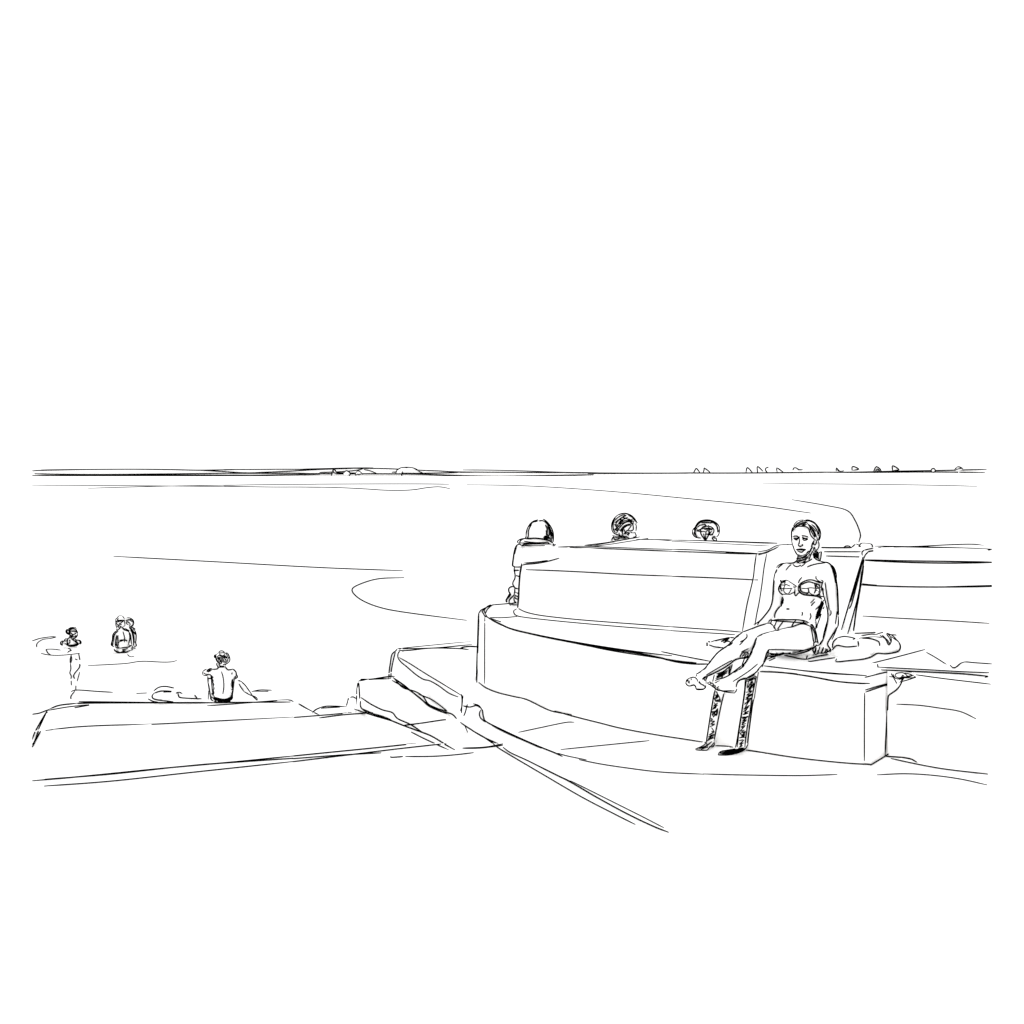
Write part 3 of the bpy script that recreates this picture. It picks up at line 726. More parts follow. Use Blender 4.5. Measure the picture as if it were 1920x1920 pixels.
hair.ink('A', '''
1.5 570,320 610,250 680,195 760,180 810,180;2.5 550,390 600,320 670,250 740,215 810,205
3 815,195 880,180 960,195 1040,235 1110,310 1160,390 1183,480 1175,560 1150,640
2 850,205 920,205 1000,230 1070,285 1120,370 1150,460 1155,560 1130,640
2.4 560,440 590,380 640,335 700,320 780,325 850,330 900,355 925,400 945,470 970,530 1020,590 1090,645
1.6 930,300 990,400 1040,500 1060,570;1.6 960,330 1030,420 1080,510 1090,560;1.7 980,270 1060,350 1110,450 1130,540;1.6 940,370 990,470 1040,560
1.6 1000,390 1050,470 1075,560;1.6 920,290 960,400 990,480;1.7 1030,300 1090,390 1140,500;1.6 1100,560 1120,650;1.8 920,280 1000,340 1080,440;1.5 960,400 1010,500 1055,575
2 640,300 720,285 800,240;2 680,270 760,250 830,215;2.4 760,310 820,250 860,210;2 780,310 840,290 870,280;2.6 800,310 820,250 850,215
1.7 620,330 700,290 770,280;2.2 850,230 800,300;1.8 870,240 910,280 930,320;2.2 790,290 830,260 880,230;4 560,380 548,425
2.2 1130,650 1150,720 1145,790 1110,840 1070,880 1045,900;1.5 1040,790 1020,850 1060,840 1050,790
2.4 1020,900 1020,960 1035,1010;2.4 1130,1060 1135,950 1110,900 1060,890;2.6 1040,920 1070,980 1100,1040;2.6 1060,910 1090,970 1120,1030;2.5 1030,950 1050,990 1080,1030;2.5 1080,910 1110,950 1130,1000;2.5 1095,960 1115,1000 1125,1050''')
tie.ink('A', '2 1130,930 1200,900 1175,1090 1140,1050;2 1190,905 1205,900 1180,1090')
body.kids = [hair, top, bot]
def person(root_parts, origin, label, group=None, **k):
    return build('person', root_parts, origin, label, 'person', group, **k)
body.name = 'person'
person(body, (1.9, 6.0, SZ), 'woman in strapless bikini sitting on the bench end with bare feet dangling', snap=.03, jump=.03)

# ================================================================== THINGS ON THE BENCHES
# bottle lying on the seat
bm = B(); c0 = P(1326, 1207, 6.27); c1 = P(1396, 1205, 6.33); ax = (c1-c0); L = ax.length; ax.normalize()
c0.z = c1.z = SZ+.036; ax = (c1-c0).normalized(); u = ax.cross(Vector((0, 0, 1))).normalized(); w = u.cross(ax)
prev = None
profb = [(0, .0), (.001, .012), (.02, .012), (.025, .011), (.05, .013), (.09, .026), (.12, .034), (.26, .036), (.275, .030), (.276, 0)]
for t, rr in profb:
    ring = [bm.verts.new(c0+ax*t+(u*math.cos(a)+w*math.sin(a))*max(rr, .0005)) for a in [i*math.pi/8 for i in range(16)]]
    if prev:
        for i in range(16): bm.faces.new([prev[i], prev[(i+1) % 16], ring[(i+1) % 16], ring[i]])
    else: bm.faces.new(ring)
    prev = ring
bm.faces.new(list(reversed(prev))); bmesh.ops.recalc_face_normals(bm, faces=bm.faces)
bt = Part('bottle', bm, CLOTH)
bt.ink('C', '''2.2 470,320 560,295 650,275 720,262 785,262;2.2 440,365 520,390 630,400;3 410,330 412,380;1.8 425,315 455,322
2 610,320 660,280;2 640,335 700,290;2 630,310 690,275;2 640,340 690,310 740,325;2 660,300 720,270''')
build('bottle', bt, (c0.x, c0.y, SZ), 'small bottle lying on its side on the seat beside the woman\'s knee', 'bottle', snap=.03, extra=[level(0, 3, 5, 6.3, SZ+.002)])
# flat folded cloth under her hand
def seat_pt(px, py, z=SZ): return G(px, py, z)
bm = B(); cl = [(1466, 1228), (1490, 1232), (1512, 1236), (1555, 1227), (1568, 1231), (1535, 1238.5), (1600, 1229), (1590, 1215), (1500, 1206), (1470, 1210)]
cl = [(1463, 1225), (1483, 1230), (1511, 1236.5), (1556, 1227.5), (1566, 1218), (1540, 1210), (1470, 1212)]
poly_solid(bm, [seat_pt(a, b)+Vector((0, 0, .012)) for a, b in cl], [seat_pt(a, b)+Vector((0, 0, .001)) for a, b in cl]); tri(bm)
tw = Part('towel', bm, CLOTH)
tw.ink('B', '2 530,1475 700,1510 830,1545 990,1560;1.9 990,1560 1200,1500 1420,1460;1.9 980,1555 1010,1480 1130,1470;1.9 1015,1590 1060,1600 1250,1570 1555,1525')
build('towel', tw, (1.9, 6.0, SZ), 'thin folded towel spread under the seated woman and her hand', 'towel', snap=.03, extra=[level(1, 3, 5, 6.5, SZ+.001)])
# heap of clothes / soft bag next to her
bm = B()
for a, b, d, rx, ry, rz in ((1582, 1216, 6.15, 24, 40, 20), (1605, 1217, 6.15, 32, 42, 17), (1640, 1212, 6.25, 38, 45, 17), (1668, 1211, 6.3, 20, 34, 13), (1580, 1228, 6.05, 22, 25, 12), (1610, 1230, 6.0, 24, 18, 9)): ell(bm, a, b, d, rx, ry, rz)
bg = remesh(bm, .008, 3)
for v in bg.verts: v.co.z = max(v.co.z, SZ+.002)
bgp = Part('soft_bag', bg, CLOTH)
bgp.ink('H', '''
2 130,1375 140,1310 180,1265 260,1238 340,1245 405,1260;2 405,1258 380,1275;2.2 130,1400 185,1345 300,1362 430,1352;2.6 435,1275 445,1320 450,1375
2.4 485,1255 600,1265 690,1300 700,1350;1.5 450,1260 600,1245 730,1247;1.7 480,1230 600,1210 650,1215;1.7 650,1215 740,1190 820,1210 870,1240 910,1285
1.6 700,1220 770,1270 810,1340 840,1290 830,1240 790,1205;1.6 730,1220 800,1290 820,1330;1.7 820,1215 900,1220;1.6 780,1210 820,1260 835,1300
2.4 840,1240 890,1275 915,1290 950,1350 930,1410 850,1435 760,1445 670,1440 600,1480 500,1510 350,1525 180,1540 185,1505''')
build('soft_bag', bgp, (2.35, 6.15, SZ), 'slumped soft bag with loose straps lying on the bench beside the woman', 'bag', snap=.04, extra=[level(1, 3, 5, 6.15, SZ+.003)])
# mat and towel on the second bench
def cloth_slab(name, px, z, th, hump=0):
    bm = B(); poly_solid(bm, [seat_pt(a, b, z)+Vector((0, 0, th)) for a, b in px], [seat_pt(a, b, z)+Vector((0, 0, .001)) for a, b in px]); tri(bm)
    return Part(name, bm, CLOTH)
Z2 = SZ-.003
mt = cloth_slab('mat', [(1634, 1244.5), (1735, 1218), (1776, 1247), (1646, 1248.5)], Z2, .006)
mt.ink('R8', '1.8 358,1013 550,965 745,913;1.5 757,933 830,975 900,1020')
build('mat', mt, (2.6, 5.9, Z2), 'flat mat with a pointed corner spread on the right bench seat', 'mat', snap=.03)
t2 = cloth_slab('towel', [(1781, 1246), (1786, 1252.5), (1800, 1247), (1812, 1241.5), (1865, 1245), (1862, 1258), (1800, 1255), (1777, 1252)], Z2, .007)
t2.ink('R8', '2.1 928,1025 945,1043 970,1040 1000,1015 1040,1003 1100,1008 1228,1017')
build('towel', t2, (2.9, 5.7, Z2), 'towel with a curled edge lying at the far end of the right bench seat', 'towel', snap=.03)
# small things on top of the link panel
bm = B(); ell(bm, 1589, 1026, 7.9, 7, 8, 3.2); mo = remesh(bm, .006, 2)
ms = Part('small_pouch', mo, CLOTH); ms.ink('R8', '1.8 160,180 175,168 200,168 215,182;1.6 160,181 190,182 215,182')
build('small_pouch', ms, P(1589, 1028, 7.9), 'small rounded pouch lying on top of the back panel behind the woman', 'pouch', snap=.03)
bm = B(); px_prism(bm, [(1596, 1027), (1605, 1020.5), (1612, 1024), (1616, 1019), (1633, 1020.5), (1636, 1025), (1638, 1027)], 7.86, .16); tri(bm)
mc = Part('folded_cap', bm, CLOTH)
mc.ink('R8', '1.9 215,180 250,155 285,175;2 270,178 285,150 360,155 368,172 375,180;1.6 262,160 275,172')
build('folded_cap', mc, P(1616, 1027, 7.9), 'crumpled flat topped cap lying on top of the back panel near the tall backrest', 'cap', snap=.03)

# ================================================================== PEOPLE BEHIND THE BENCH
# hat wearer at the rounded end
bm = B()
ell(bm, 1011, 1003, 8.5, 19, 22, 24); chain(bm, [(1010, 1018, 8.5, 11), (1008, 1030, 8.5, 12)])
for xl, xr, y, dp in ((975, 1044, 1030, .1), (966, 1046, 1042, .12), (964, 1046, 1058, .125), (968, 1044, 1075, .12), (970, 1042, 1095, .12), (970, 1042, 1112, .13), (970, 1044, 1126, .15)): slice_(bm, xl, xr, y, 8.52, dp, 13)
chain(bm, [(973, 1036, 8.46, 9.5), (968, 1055, 8.42, 7.5), (969, 1075, 8.38, 5.5), (969, 1094, 8.36, 6.5), (971, 1108, 8.34, 5)])
chain(bm, [(971, 1106, 8.34, 4.5), (970, 1118, 8.33, 4.5), (969, 1127, 8.33, 4)])
for a, b, c, e in ((965, 1102, 957, 1104), (960, 1104, 955, 1112), (957, 1112, 951, 1125), (963, 1118, 956, 1128), (966, 1124, 960, 1131)): chain(bm, [(a, b, 8.33, 3.4), (c, e, 8.3, 2.6)], 1)
chain(bm, [(990, 1124, 8.6, 16), (985, 1124, 8.95, 14), (984, 1136, 9.0, 12), (982, 1215, 9.05, 9)]); chain(bm, [(1020, 1124, 8.6, 16), (1030, 1124, 9.0, 14), (1030, 1136, 9.1, 12), (1028, 1215, 9.15, 9)])
pb = remesh(bm, .009, 3)
def jf(f):
    c = f.calc_center_median(); x, y = proj(c); return 1022 < y < 1062 and x < 1052
jk = Part('jacket', shell(pb, jf, .002, .012), CLOTH)
hb = B(); ell(hb, 1011.5, 1005, 8.5, 25.5, 27, 30); ell(hb, 1008, 1017, 8.5, 34, 36, 5); ell(hb, 990, 1016, 8.45, 20, 20, 5.5)
hat = Part('hat', remesh(hb, .009, 2), CLOTH)
pb2 = Part('person', pb, SKIN, [jk, hat])
hat.ink('D', '''
2.6 520,475 545,440 545,370 570,290 620,210 680,165 760,140;2 560,470 580,430 580,350 610,270 660,200 750,160
2.6 770,160 830,155 900,190 940,240 990,340 1020,450 1035,530;2.4 845,125 900,160 970,240 1020,340 1035,430 1030,530
2.4 885,230 920,290 920,420;1.8 905,330 910,420;2.2 930,250 960,330 960,430;2 960,320 990,420 1000,520;3 860,470 880,440 920,440 940,470;3.2 870,475 910,465 950,480;2 930,400 950,450 990,500
2.8 520,480 600,478 700,472 800,482 900,497 980,522 1030,570 1045,602 1075,578
2 520,475 440,490 385,530 410,565;2.2 510,485 445,510 425,555 435,585 470,600 530,595
1.6 500,522 600,540 750,552 900,545 930,545 965,570;2 480,580 600,578 800,575 990,577;1.2 520,605 700,605 880,605;1.1 440,557 600,560 800,568''')
jk.ink('D', '''
2.6 430,580 380,595 345,650 325,730 310,830 295,960 320,975;1.9 380,595 350,680 335,760
2.4 300,970 340,985 450,987 500,1000 560,1003 545,1035''')
pb2.ink('D', '''
2 330,990 325,1050 340,1120 340,1190 310,1250 300,1300 330,1350 360,1375 400,1378;2.4 320,1048 360,1050 415,1048;1.5 360,1140 400,1155 450,1160
2.2 300,1270 305,1310 320,1335;2.8 320,1345 270,1345 230,1380 230,1430 260,1490 220,1540 190,1580 190,1625;1.8 240,1470 210,1530 180,1580 185,1620 210,1610
2.2 340,1375 330,1450 320,1500 260,1560 235,1600 240,1650 270,1680;1.9 345,1440 395,1465;1.9 340,1500 395,1525;1.9 330,1520 350,1550 395,1575;1.7 320,1540 330,1600 370,1645
1.8 270,1665 340,1670 410,1670;2.2 250,1650 320,1640 370,1635''')
person(pb2, (.2, 8.5, SZ), 'person in a brimmed hat and short jacket sitting at the rounded bench end', 'people sitting behind the backrest', snap=.04, jump=.03)

def sitter(cx, cy, d, rx, rz, top_sh, sw, seat_d):
    bm = B(); ell(bm, cx, cy, d, rx*.9, rx*1.05, rz*.98); chain(bm, [(cx, cy+rz*.6, d, rx*.45), (cx, top_sh+4, d, rx*.5)])
    yb = CY+(EYE-SZ)*F/d
    n = 7
    for i in range(n):
        t = i/(n-1); y = top_sh+10+(yb-16-top_sh-10)*t; k = (.78+.22*min(1, t*4))*(1-.12*t)
        slice_(bm, cx-sw*k, cx+sw*k, y, d, .11+.03*t, 13)
    for s in (-1, 1):
        chain(bm, [(cx+s*sw*.85, top_sh+12, d, 9), (cx+s*sw*1.12, top_sh+48, d+.02, 7.5), (cx+s*sw*.95, top_sh+78, d+.25, 6)])
        chain(bm, [(cx+s*sw*.45, yb-15, d+.05, 15), (cx+s*sw*.5, yb-22, d+.42, 12.5), (cx+s*sw*.5, yb-8, d+.5, 10), (cx+s*sw*.5, yb+58, d+.55, 8)])
    return remesh(bm, .01, 3)
wb3 = sitter(1171, 987, 9.25, 24, 24, 1009, 36, 9.4)
def sf(f):
    c = f.calc_center_median(); x, y = proj(c); return 1007 < y < 1100 and c.y < 9.45
sh3 = Part('shirt', shell(wb3, sf, .002, .012), CLOTH)
hb = B(); ell(hb, 1169.5, 986, 9.22, 23.5, 25, 23); ell(hb, 1183, 976, 9.22, 11, 20, 12)
h3 = Part('hair', remesh(hb, .01, 2), HAIRM)
b3 = Part('person', wb3, SKIN, [h3, sh3])
h3.ink('E', '''
3.2 575,235 540,180 490,130 430,103 380,98 320,112 260,155 220,215 207,280 215,340 245,385 300,410
2.2 560,220 500,150 440,115;2 245,190 225,260 230,330 260,380;1.8 300,410 350,425 410,435
1.8 250,200 300,150 360,120 400,115;1.7 250,230 330,170 410,120;1.7 270,240 300,200 350,160 420,125;1.8 300,250 340,200 440,150
1.8 260,260 280,300 250,330 290,350 270,380;1.7 290,260 330,230 400,200 450,210 500,240;1.7 350,150 420,170 480,200 520,210 510,250
1.8 300,330 340,280 400,230 480,210;1.8 330,360 360,300 420,260 480,250;1.7 300,340 350,330 420,280 500,240;1.7 280,210 260,280 300,290 340,250
1.7 360,380 380,310 440,270 490,270 440,340;1.8 370,400 350,350 390,290 460,260;1.7 310,380 320,420;1.7 390,330 400,400;1.8 440,340 480,350 520,330 515,270 480,215
1.7 240,260 300,270 280,330 330,300;1.7 310,190 370,190 320,250 400,220;1.7 380,400 420,350 440,340;1.6 450,170 480,190 510,180;2 500,250 560,245;1.7 260,330 300,320 290,360
1.6 350,400 370,420 400,430;1.7 400,210 440,200 500,220''')
b3.ink('E', '2.2 552,250 562,290 556,355;2.2 400,400 425,375 465,380 450,395 430,400 455,415;1.6 485,373 550,377;2.6 545,380 560,420 540,438;2.6 520,440 555,432;1.8 410,420 425,440 460,450')
sh3.ink('E', '2.2 235,430 212,460 208,488;1.6 215,415 260,425 340,430 420,440;1.8 235,450 260,470 310,465 320,445;1.6 240,440 300,448 420,455;1.5 235,435 240,470 265,480')
person(b3, (1.14, 9.25, SZ), 'person with round scribbled dark hair and shirt collar, head above the backrest', 'people sitting behind the backrest', snap=.04, jump=.03)
wb4 = sitter(1325, 996, 8.95, 20, 22, 1019, 38, 9.1)
hb = B(); ell(hb, 1324.5, 994, 8.93, 25, 26, 19); ell(hb, 1324, 1004, 8.93, 20, 22, 10); ell(hb, 1304, 1000, 8.93, 6, 10, 9)
h4 = Part('hair', remesh(hb, .01, 2), HAIRM)
def sf4(f):
    c = f.calc_center_median(); x, y = proj(c); return 1022 < y < 1100 and c.y < 9.15
s4 = Part('shirt', shell(wb4, sf4, .002, .012), CLOTH)
b4 = Part('person', wb4, SKIN, [h4, s4])
h4.ink('E', '''
3.2 1435,440 1410,390 1405,320 1430,260 1480,210 1560,193 1640,200 1710,235 1750,285 1755,350 1740,410 1715,435
2.4 1420,300 1450,250 1500,215 1570,205 1640,212 1700,250 1730,300 1735,370;2 1500,232 1580,230 1660,232
2 1400,300 1375,340 1370,380 1390,420 1430,445 1490,453;1.9 1420,330 1395,370 1405,410
2.2 1700,430 1665,440 1660,465 1690,490 1715,485 1710,455 1680,455
2 1600,265 1610,330 1605,400 1580,450 1555,485 1520,440 1490,390 1485,330 1510,300;1.7 1425,350 1500,320 1580,310 1660,320
1.7 1430,350 1480,355 1560,360;1.8 1490,270 1540,255 1570,270 1520,290 1490,330;1.8 1520,300 1580,280 1640,290 1680,330 1670,380 1630,410 1610,390 1650,350
1.7 1580,340 1560,380 1590,400 1610,360 1580,340;1.6 1530,390 1550,480;1.6 1560,390 1555,470;1.6 1440,300 1480,265 1540,255;1.8 1440,270 1420,300 1440,330
1.6 1540,330 1600,325 1660,335;1.6 1640,360 1620,390 1640,410 1670,400''')
person(b4, (1.92, 8.95, SZ), 'person with a dark rounded bob, only the top of the head above the backrest', 'people sitting behind the backrest', snap=.04, jump=.03)

# ================================================================== BATHERS
# bather with a bun, shoulders out of the water
D5 = 18.0
bm = B(); ell(bm, 135.5, 1186.5, D5, 9.3, 10, 10.5); chain(bm, [(134, 1193, D5, 4.8), (134, 1199, D5, 5)])
ell(bm, 134, 1204, D5, 12, 9, 7); ell(bm, 134, 1212, D5, 11, 9, 9)
chain(bm, [(126, 1202, D5, 4.2), (117, 1205, D5-.05, 4), (114.5, 1209, D5-.1, 3.5), (117, 1216, D5-.2, 3)]); chain(bm, [(143, 1202, D5, 4.2), (150, 1203, D5-.05, 4), (151, 1206, D5-.1, 3.3), (147, 1215, D5-.2, 3)])
bb = remesh(bm, .015, 3)
hb = B(); ell(hb, 134, 1183, D5+.02, 9.5, 10, 7.5); ell(hb, 127.5, 1184, D5, 5, 6, 6); ell(hb, 142.5, 1189, D5+.05, 3, 5, 9)
h5 = Part('hair', remesh(hb, .014, 2), HAIRM)
b5 = Part('person', bb, SKIN, [h5])
h5.ink('P5', '''
2.4 1180,400 1150,340 1090,305 1000,310 900,320 830,350 770,390;2.4 760,400 690,420 650,470 640,530 670,600 730,650 820,690
2.2 700,440 690,510 705,580 740,610;2.6 770,400 830,380 940,350 1030,350 1140,400;2.6 1180,420 1210,500 1250,570 1245,640
2.4 830,420 820,500 810,560 830,640;2.4 870,450 930,410 1000,385 1100,395 1160,440;2.2 850,430 860,500 830,560;2 720,470 750,480 800,480;2.4 780,420 800,460 790,510
2 740,560 760,610 800,660;2.4 1160,440 1190,520 1210,590;2.2 1240,640 1240,720 1210,790 1150,850 1060,880;2 1180,700 1130,770 1100,790 1150,790 1190,730;2.6 850,440 900,400 960,370''')
b5.ink('P5', '''
1.9 870,520 930,500 1050,490 1150,495;2 1000,550 1020,515 1060,505;2.4 1100,560 1130,520 1150,520;2 860,540 900,600 960,650 1020,690 1100,650 1180,600
2 860,590 830,660 850,700 900,730 960,720 1020,700;2.4 890,750 960,755 1030,790 1060,770;2 850,720 855,770 845,820;1.8 870,770 930,780 990,800
2.2 690,880 620,910 550,970;2 500,1000 420,1020 370,1080 360,1140 390,1190 450,1220;2 560,990 480,1060 450,1140 470,1220;2 560,1000 700,1005
2.4 850,825 770,870 720,910 720,1000 710,1100 720,1180;2 830,940 850,1050 820,1110 770,1160 770,1210;2 960,850 950,900 1020,960 1120,1040 1220,1130 1290,1170
2 570,1180 620,1165 680,1180 740,1240 820,1280 950,1290 1100,1270 1220,1240 1290,1190;2.4 800,1240 900,1225 1040,1220 1150,1190 1260,1180;3 980,1255 1010,1265 1040,1235;2.4 1150,1240 1250,1215 1310,1170
2 1030,940 1060,880 1120,840;2 1130,910 1160,960 1250,965 1340,970 1400,1010 1430,1080 1420,1140 1380,1170;2 1300,980 1370,1040 1370,1100 1310,1150;2 1130,990 1200,1060 1290,1140;1.8 1390,1020 1400,1090 1390,1140
1.8 870,830 920,850 980,840''')
person(b5, (P(134, 1212, D5).x, D5, WZ), 'bather with hair in a side bun, only head and shoulders above the water', 'people bathing', snap=.06, jump=.02)
# the embracing couple
D6 = 17.5
bm = B(); ell(bm, 226, 1166, D6, 8.3, 9, 10.5); chain(bm, [(227, 1174, D6, 4.5), (228, 1181, D6, 5)])
chain(bm, [(228, 1181, D6, 5), (217, 1187, D6, 4.5)]); chain(bm, [(228, 1181, D6, 5), (240, 1186, D6, 4.5)])
for y, l, r_ in ((1186, 215, 243), (1193, 216, 243), (1200, 218, 243), (1207, 219, 243), (1213, 219, 244), (1220, 217, 244)): slice_(bm, l, r_, y, D6, .11, 7)
ell(bm, 231, 1224, D6, 15, 13, 9)
chain(bm, [(216, 1187, D6, 4.5), (213.5, 1198, D6-.05, 4.2), (212, 1210, D6-.12, 3.6), (214, 1213, D6-.2, 2.5)]); chain(bm, [(242, 1187, D6, 4.5), (245, 1199, D6, 4), (246, 1210, D6-.05, 3.2)])
b6m = remesh(bm, .015, 3)
hb = B(); ell(hb, 225.5, 1163, D6, 8.8, 9.5, 8.5); ell(hb, 219, 1170, D6, 2.8, 5, 8)
h6 = Part('hair', remesh(hb, .014, 2), HAIRM)
def tf(f):
    c = f.calc_center_median(); x, y = proj(c); return y > 1214
t6 = Part('trunks', shell(b6m, tf, .002, .012), CLOTH)
b6 = Part('person', b6m, SKIN, [h6, t6])
h6.ink('P6', '''1.9 680,320 650,260 600,210 530,195 450,205 410,260 350,310 330,370 345,440 340,520 360,600 400,690
1.9 450,280 410,330 380,390 380,430;1.6 400,360 520,355 660,355;2 390,420 500,395 680,350;1.8 400,375 520,380 640,370;2 390,440 450,420 600,390
2.4 690,350 600,420 510,490 460,540;1.8 500,520 540,530 580,525;2.4 490,470 480,520;2 350,420 380,500 430,540 510,590 560,620;1.8 420,570 430,620 480,650
2.4 640,600 690,570 690,470 680,380;2 400,690 370,710 400,735;2 440,550 430,600 470,640''')
b6.ink('P6', '''2 430,730 330,790 260,860 220,960 215,1100 180,1220 170,1290 200,1330 280,1365;2 440,770 360,830 300,900 270,1010 250,1150 225,1260 225,1330
2 250,860 235,950 230,1060;2.8 380,930 360,1050 340,1200 330,1340;2 430,930 420,1050 430,1180 435,1290 400,1340 440,1390;2.4 350,1340 360,1400 430,1410 520,1420
2 400,730 470,690 510,640 560,620 600,640 620,690 680,730 740,750 820,780 860,830;1.7 615,780 640,880 670,980 680,1080 670,1200;2.6 480,1130 560,1110 660,1115 750,1110;2 465,1195 540,1150 640,1130;3 720,1110 770,1150
2.4 850,820 870,920 880,1050 850,1180 840,1270 900,1320;2 880,830 920,1000 930,1150 940,1280;2.6 830,1360 900,1340 960,1300;2.4 520,1420 640,1400 780,1385 880,1370;2.4 700,670 780,720 860,760;2.2 640,650 700,720 800,760;2 200,1240 210,1310;2.4 340,1350 370,1300 365,1200''')
t6.ink('P6', '''3 290,1450 290,1490 340,1540 440,1600 560,1635 700,1640 860,1610;2.4 330,1530 420,1560 520,1590;2 390,1530 460,1570 530,1580 640,1530 700,1530
2.2 580,1480 700,1460 800,1430;2 600,1490 660,1540 620,1580;1.8 680,1580 800,1540 930,1500 1000,1470;2 500,1600 600,1580 700,1600;2.4 560,1610 700,1610 840,1600;1.8 640,1560 720,1510''')
person(b6, (P(230, 1212, D6).x, D6, WZ), 'bather with bare back turned to us, embraced by another in the water', 'people bathing', snap=.06, jump=.02)
D7 = 17.85
bm = B(); ell(bm, 242, 1167.5, D7, 8.5, 9, 9.5); chain(bm, [(243, 1175, D7, 4.2), (244, 1181, D7, 4.5)])
chain(bm, [(244, 1181, D7, 4.8), (250, 1187, D7, 4.5)])
for y, l, r_ in ((1187, 230, 253), (1195, 230, 252), (1203, 231, 251), (1211, 232, 252), (1219, 232, 253), (1226, 232, 253)): slice_(bm, l, r_, y, D7, .1, 7)
chain(bm, [(251, 1187, D7-.02, 4.5), (253, 1198, D7-.06, 3.8), (252.5, 1208, D7-.12, 3.4), (252, 1212, D7-.16, 2.8)]); chain(bm, [(236, 1186, D7, 4.2), (232, 1192, D7-.08, 4), (228, 1190, D7-.1, 3.3)])
b7m = remesh(bm, .015, 3)
hb = B(); ell(hb, 243, 1165, D7+.02, 8.8, 9.5, 8.5); chain(hb, [(249, 1174, D7+.05, 3), (252, 1180, D7+.05, 2.6)])
h7 = Part('hair', remesh(hb, .014, 2), HAIRM)
def tf7(f):
    c = f.calc_center_median(); x, y = proj(c); return y > 1213 and c.y > D7-.13
t7 = Part('swimwear', shell(b7m, tf7, .002, .012), CLOTH)
b7 = Part('person', b7m, SKIN, [h7, t7])
h7.ink('P6', '''2 710,330 760,280 840,265 920,290 990,340 1025,400 1035,480 1010,540 950,610;2.2 700,370 800,340 890,330 960,345 1000,400 1010,470
2 850,350 920,380 980,430;2 780,390 740,430 750,490 790,525 820,525;2 790,400 830,430 880,480 890,530 850,575;2.4 800,430 820,470;2 740,370 860,350;2.4 960,560 920,620 1000,650 1080,690 1060,720
2 930,650 960,720 1050,740;2.2 1000,660 1050,700;2.4 1010,480 980,560 940,600''')
b7.ink('P6', '''2.2 890,590 870,650 910,690 1000,780 1060,860 1090,900;2 1060,740 1100,820 1120,920 1120,1050 1105,1200;2.4 900,690 960,780 1010,900 1030,1020 1040,1180
2.8 890,760 950,850 980,950 1010,1080 1010,1200;1.8 1000,1000 1000,1150 980,1300;1.8 1080,870 1110,900;1.8 1040,1190 1105,1190 1110,1270 1140,1300 1100,1350 1000,1350;1.8 1010,1200 1015,1320;2.2 980,1290 1000,1350;2 1060,800 1090,860 1110,880''')
t7.ink('P6', '2 970,1350 960,1480 1020,1580 1095,1575;1.8 1000,1390 1070,1410 1080,1440 1000,1480;1.8 860,1620 960,1610 1060,1580;2 1040,1410 1075,1430')
person(b7, (P(246, 1212, D7).x, D7, WZ), 'bather with long tied hair leaning head to head on the other\'s shoulder', 'people bathing', snap=.06, jump=.02)
# the man sitting on the platform
D8 = 13.0
bm = B(); ell(bm, 417, 1235.5, D8-.02, 13, 14, 15); chain(bm, [(416, 1247, D8, 7.5), (416, 1255, D8, 8)])
chain(bm, [(416, 1256, D8, 8), (402, 1259, D8, 6), (390, 1260, D8+.02, 6)]); chain(bm, [(416, 1256, D8, 8), (432, 1260, D8, 6), (439, 1262, D8, 6)])
for y, l, r_ in ((1262, 394, 442), (1270, 398, 439), (1278, 400, 437), (1286, 401, 436), (1294, 401, 436), (1302, 401, 436), (1307, 400, 437)): slice_(bm, l, r_, y, D8, .115, 8)
ell(bm, 418, 1306, D8+.02, 19, 16, 8)
chain(bm, [(391, 1260, D8+.02, 5.8), (384, 1262, D8+.15, 4.4), (388, 1257.5, D8+.2, 3.2), (394, 1256.5, D8+.15, 2.6)])
chain(bm, [(439, 1262, D8, 6), (443, 1268, D8+.08, 4.6), (441, 1271, D8+.2, 4), (437, 1274, D8+.3, 3.2)])
# legs: one knee up to the left with the shin upright, the other stretched out to the right
chain(bm, [(408, 1303, D8+.15, 8), (395, 1275, D8+.42, 5.5), (393, 1272, D8+.45, 5), (394, 1295, D8+.42, 4), (398, 1308, D8+.32, 3.5)])
chain(bm, [(428, 1303, D8+.15, 8), (440, 1277, D8+.45, 5.5), (447, 1278, D8+.5, 4.5), (456, 1290, D8+.42, 4.2), (468, 1301, D8+.3, 2.8), (472, 1305, D8+.25, 2.4), (481, 1311, D8+.2, 2)])
b8m = remesh(bm, .011, 3)
def tf8(f):
    c = f.calc_center_median(); x, y = proj(c); return y > 1307.5-(abs(x-418)/18)**2*2.5 and 398 < x < 438 and c.y < D8+.35
t8 = Part('trunks', shell(b8m, tf8, .002, .012), CLOTH, label='dark swimming trunks')
hb = B(); ell(hb, 418.5, 1234, D8-.02, 13, 13, 13.5); ell(hb, 402.5, 1230, D8, 3, 4, 3.8); ell(hb, 416, 1222.5, D8, 6, 7, 3.5); ell(hb, 428, 1233, D8, 5, 7, 9)
h8 = Part('hair', remesh(hb, .011, 2), HAIRM)
b8 = Part('person', b8m, SKIN, [h8, t8])
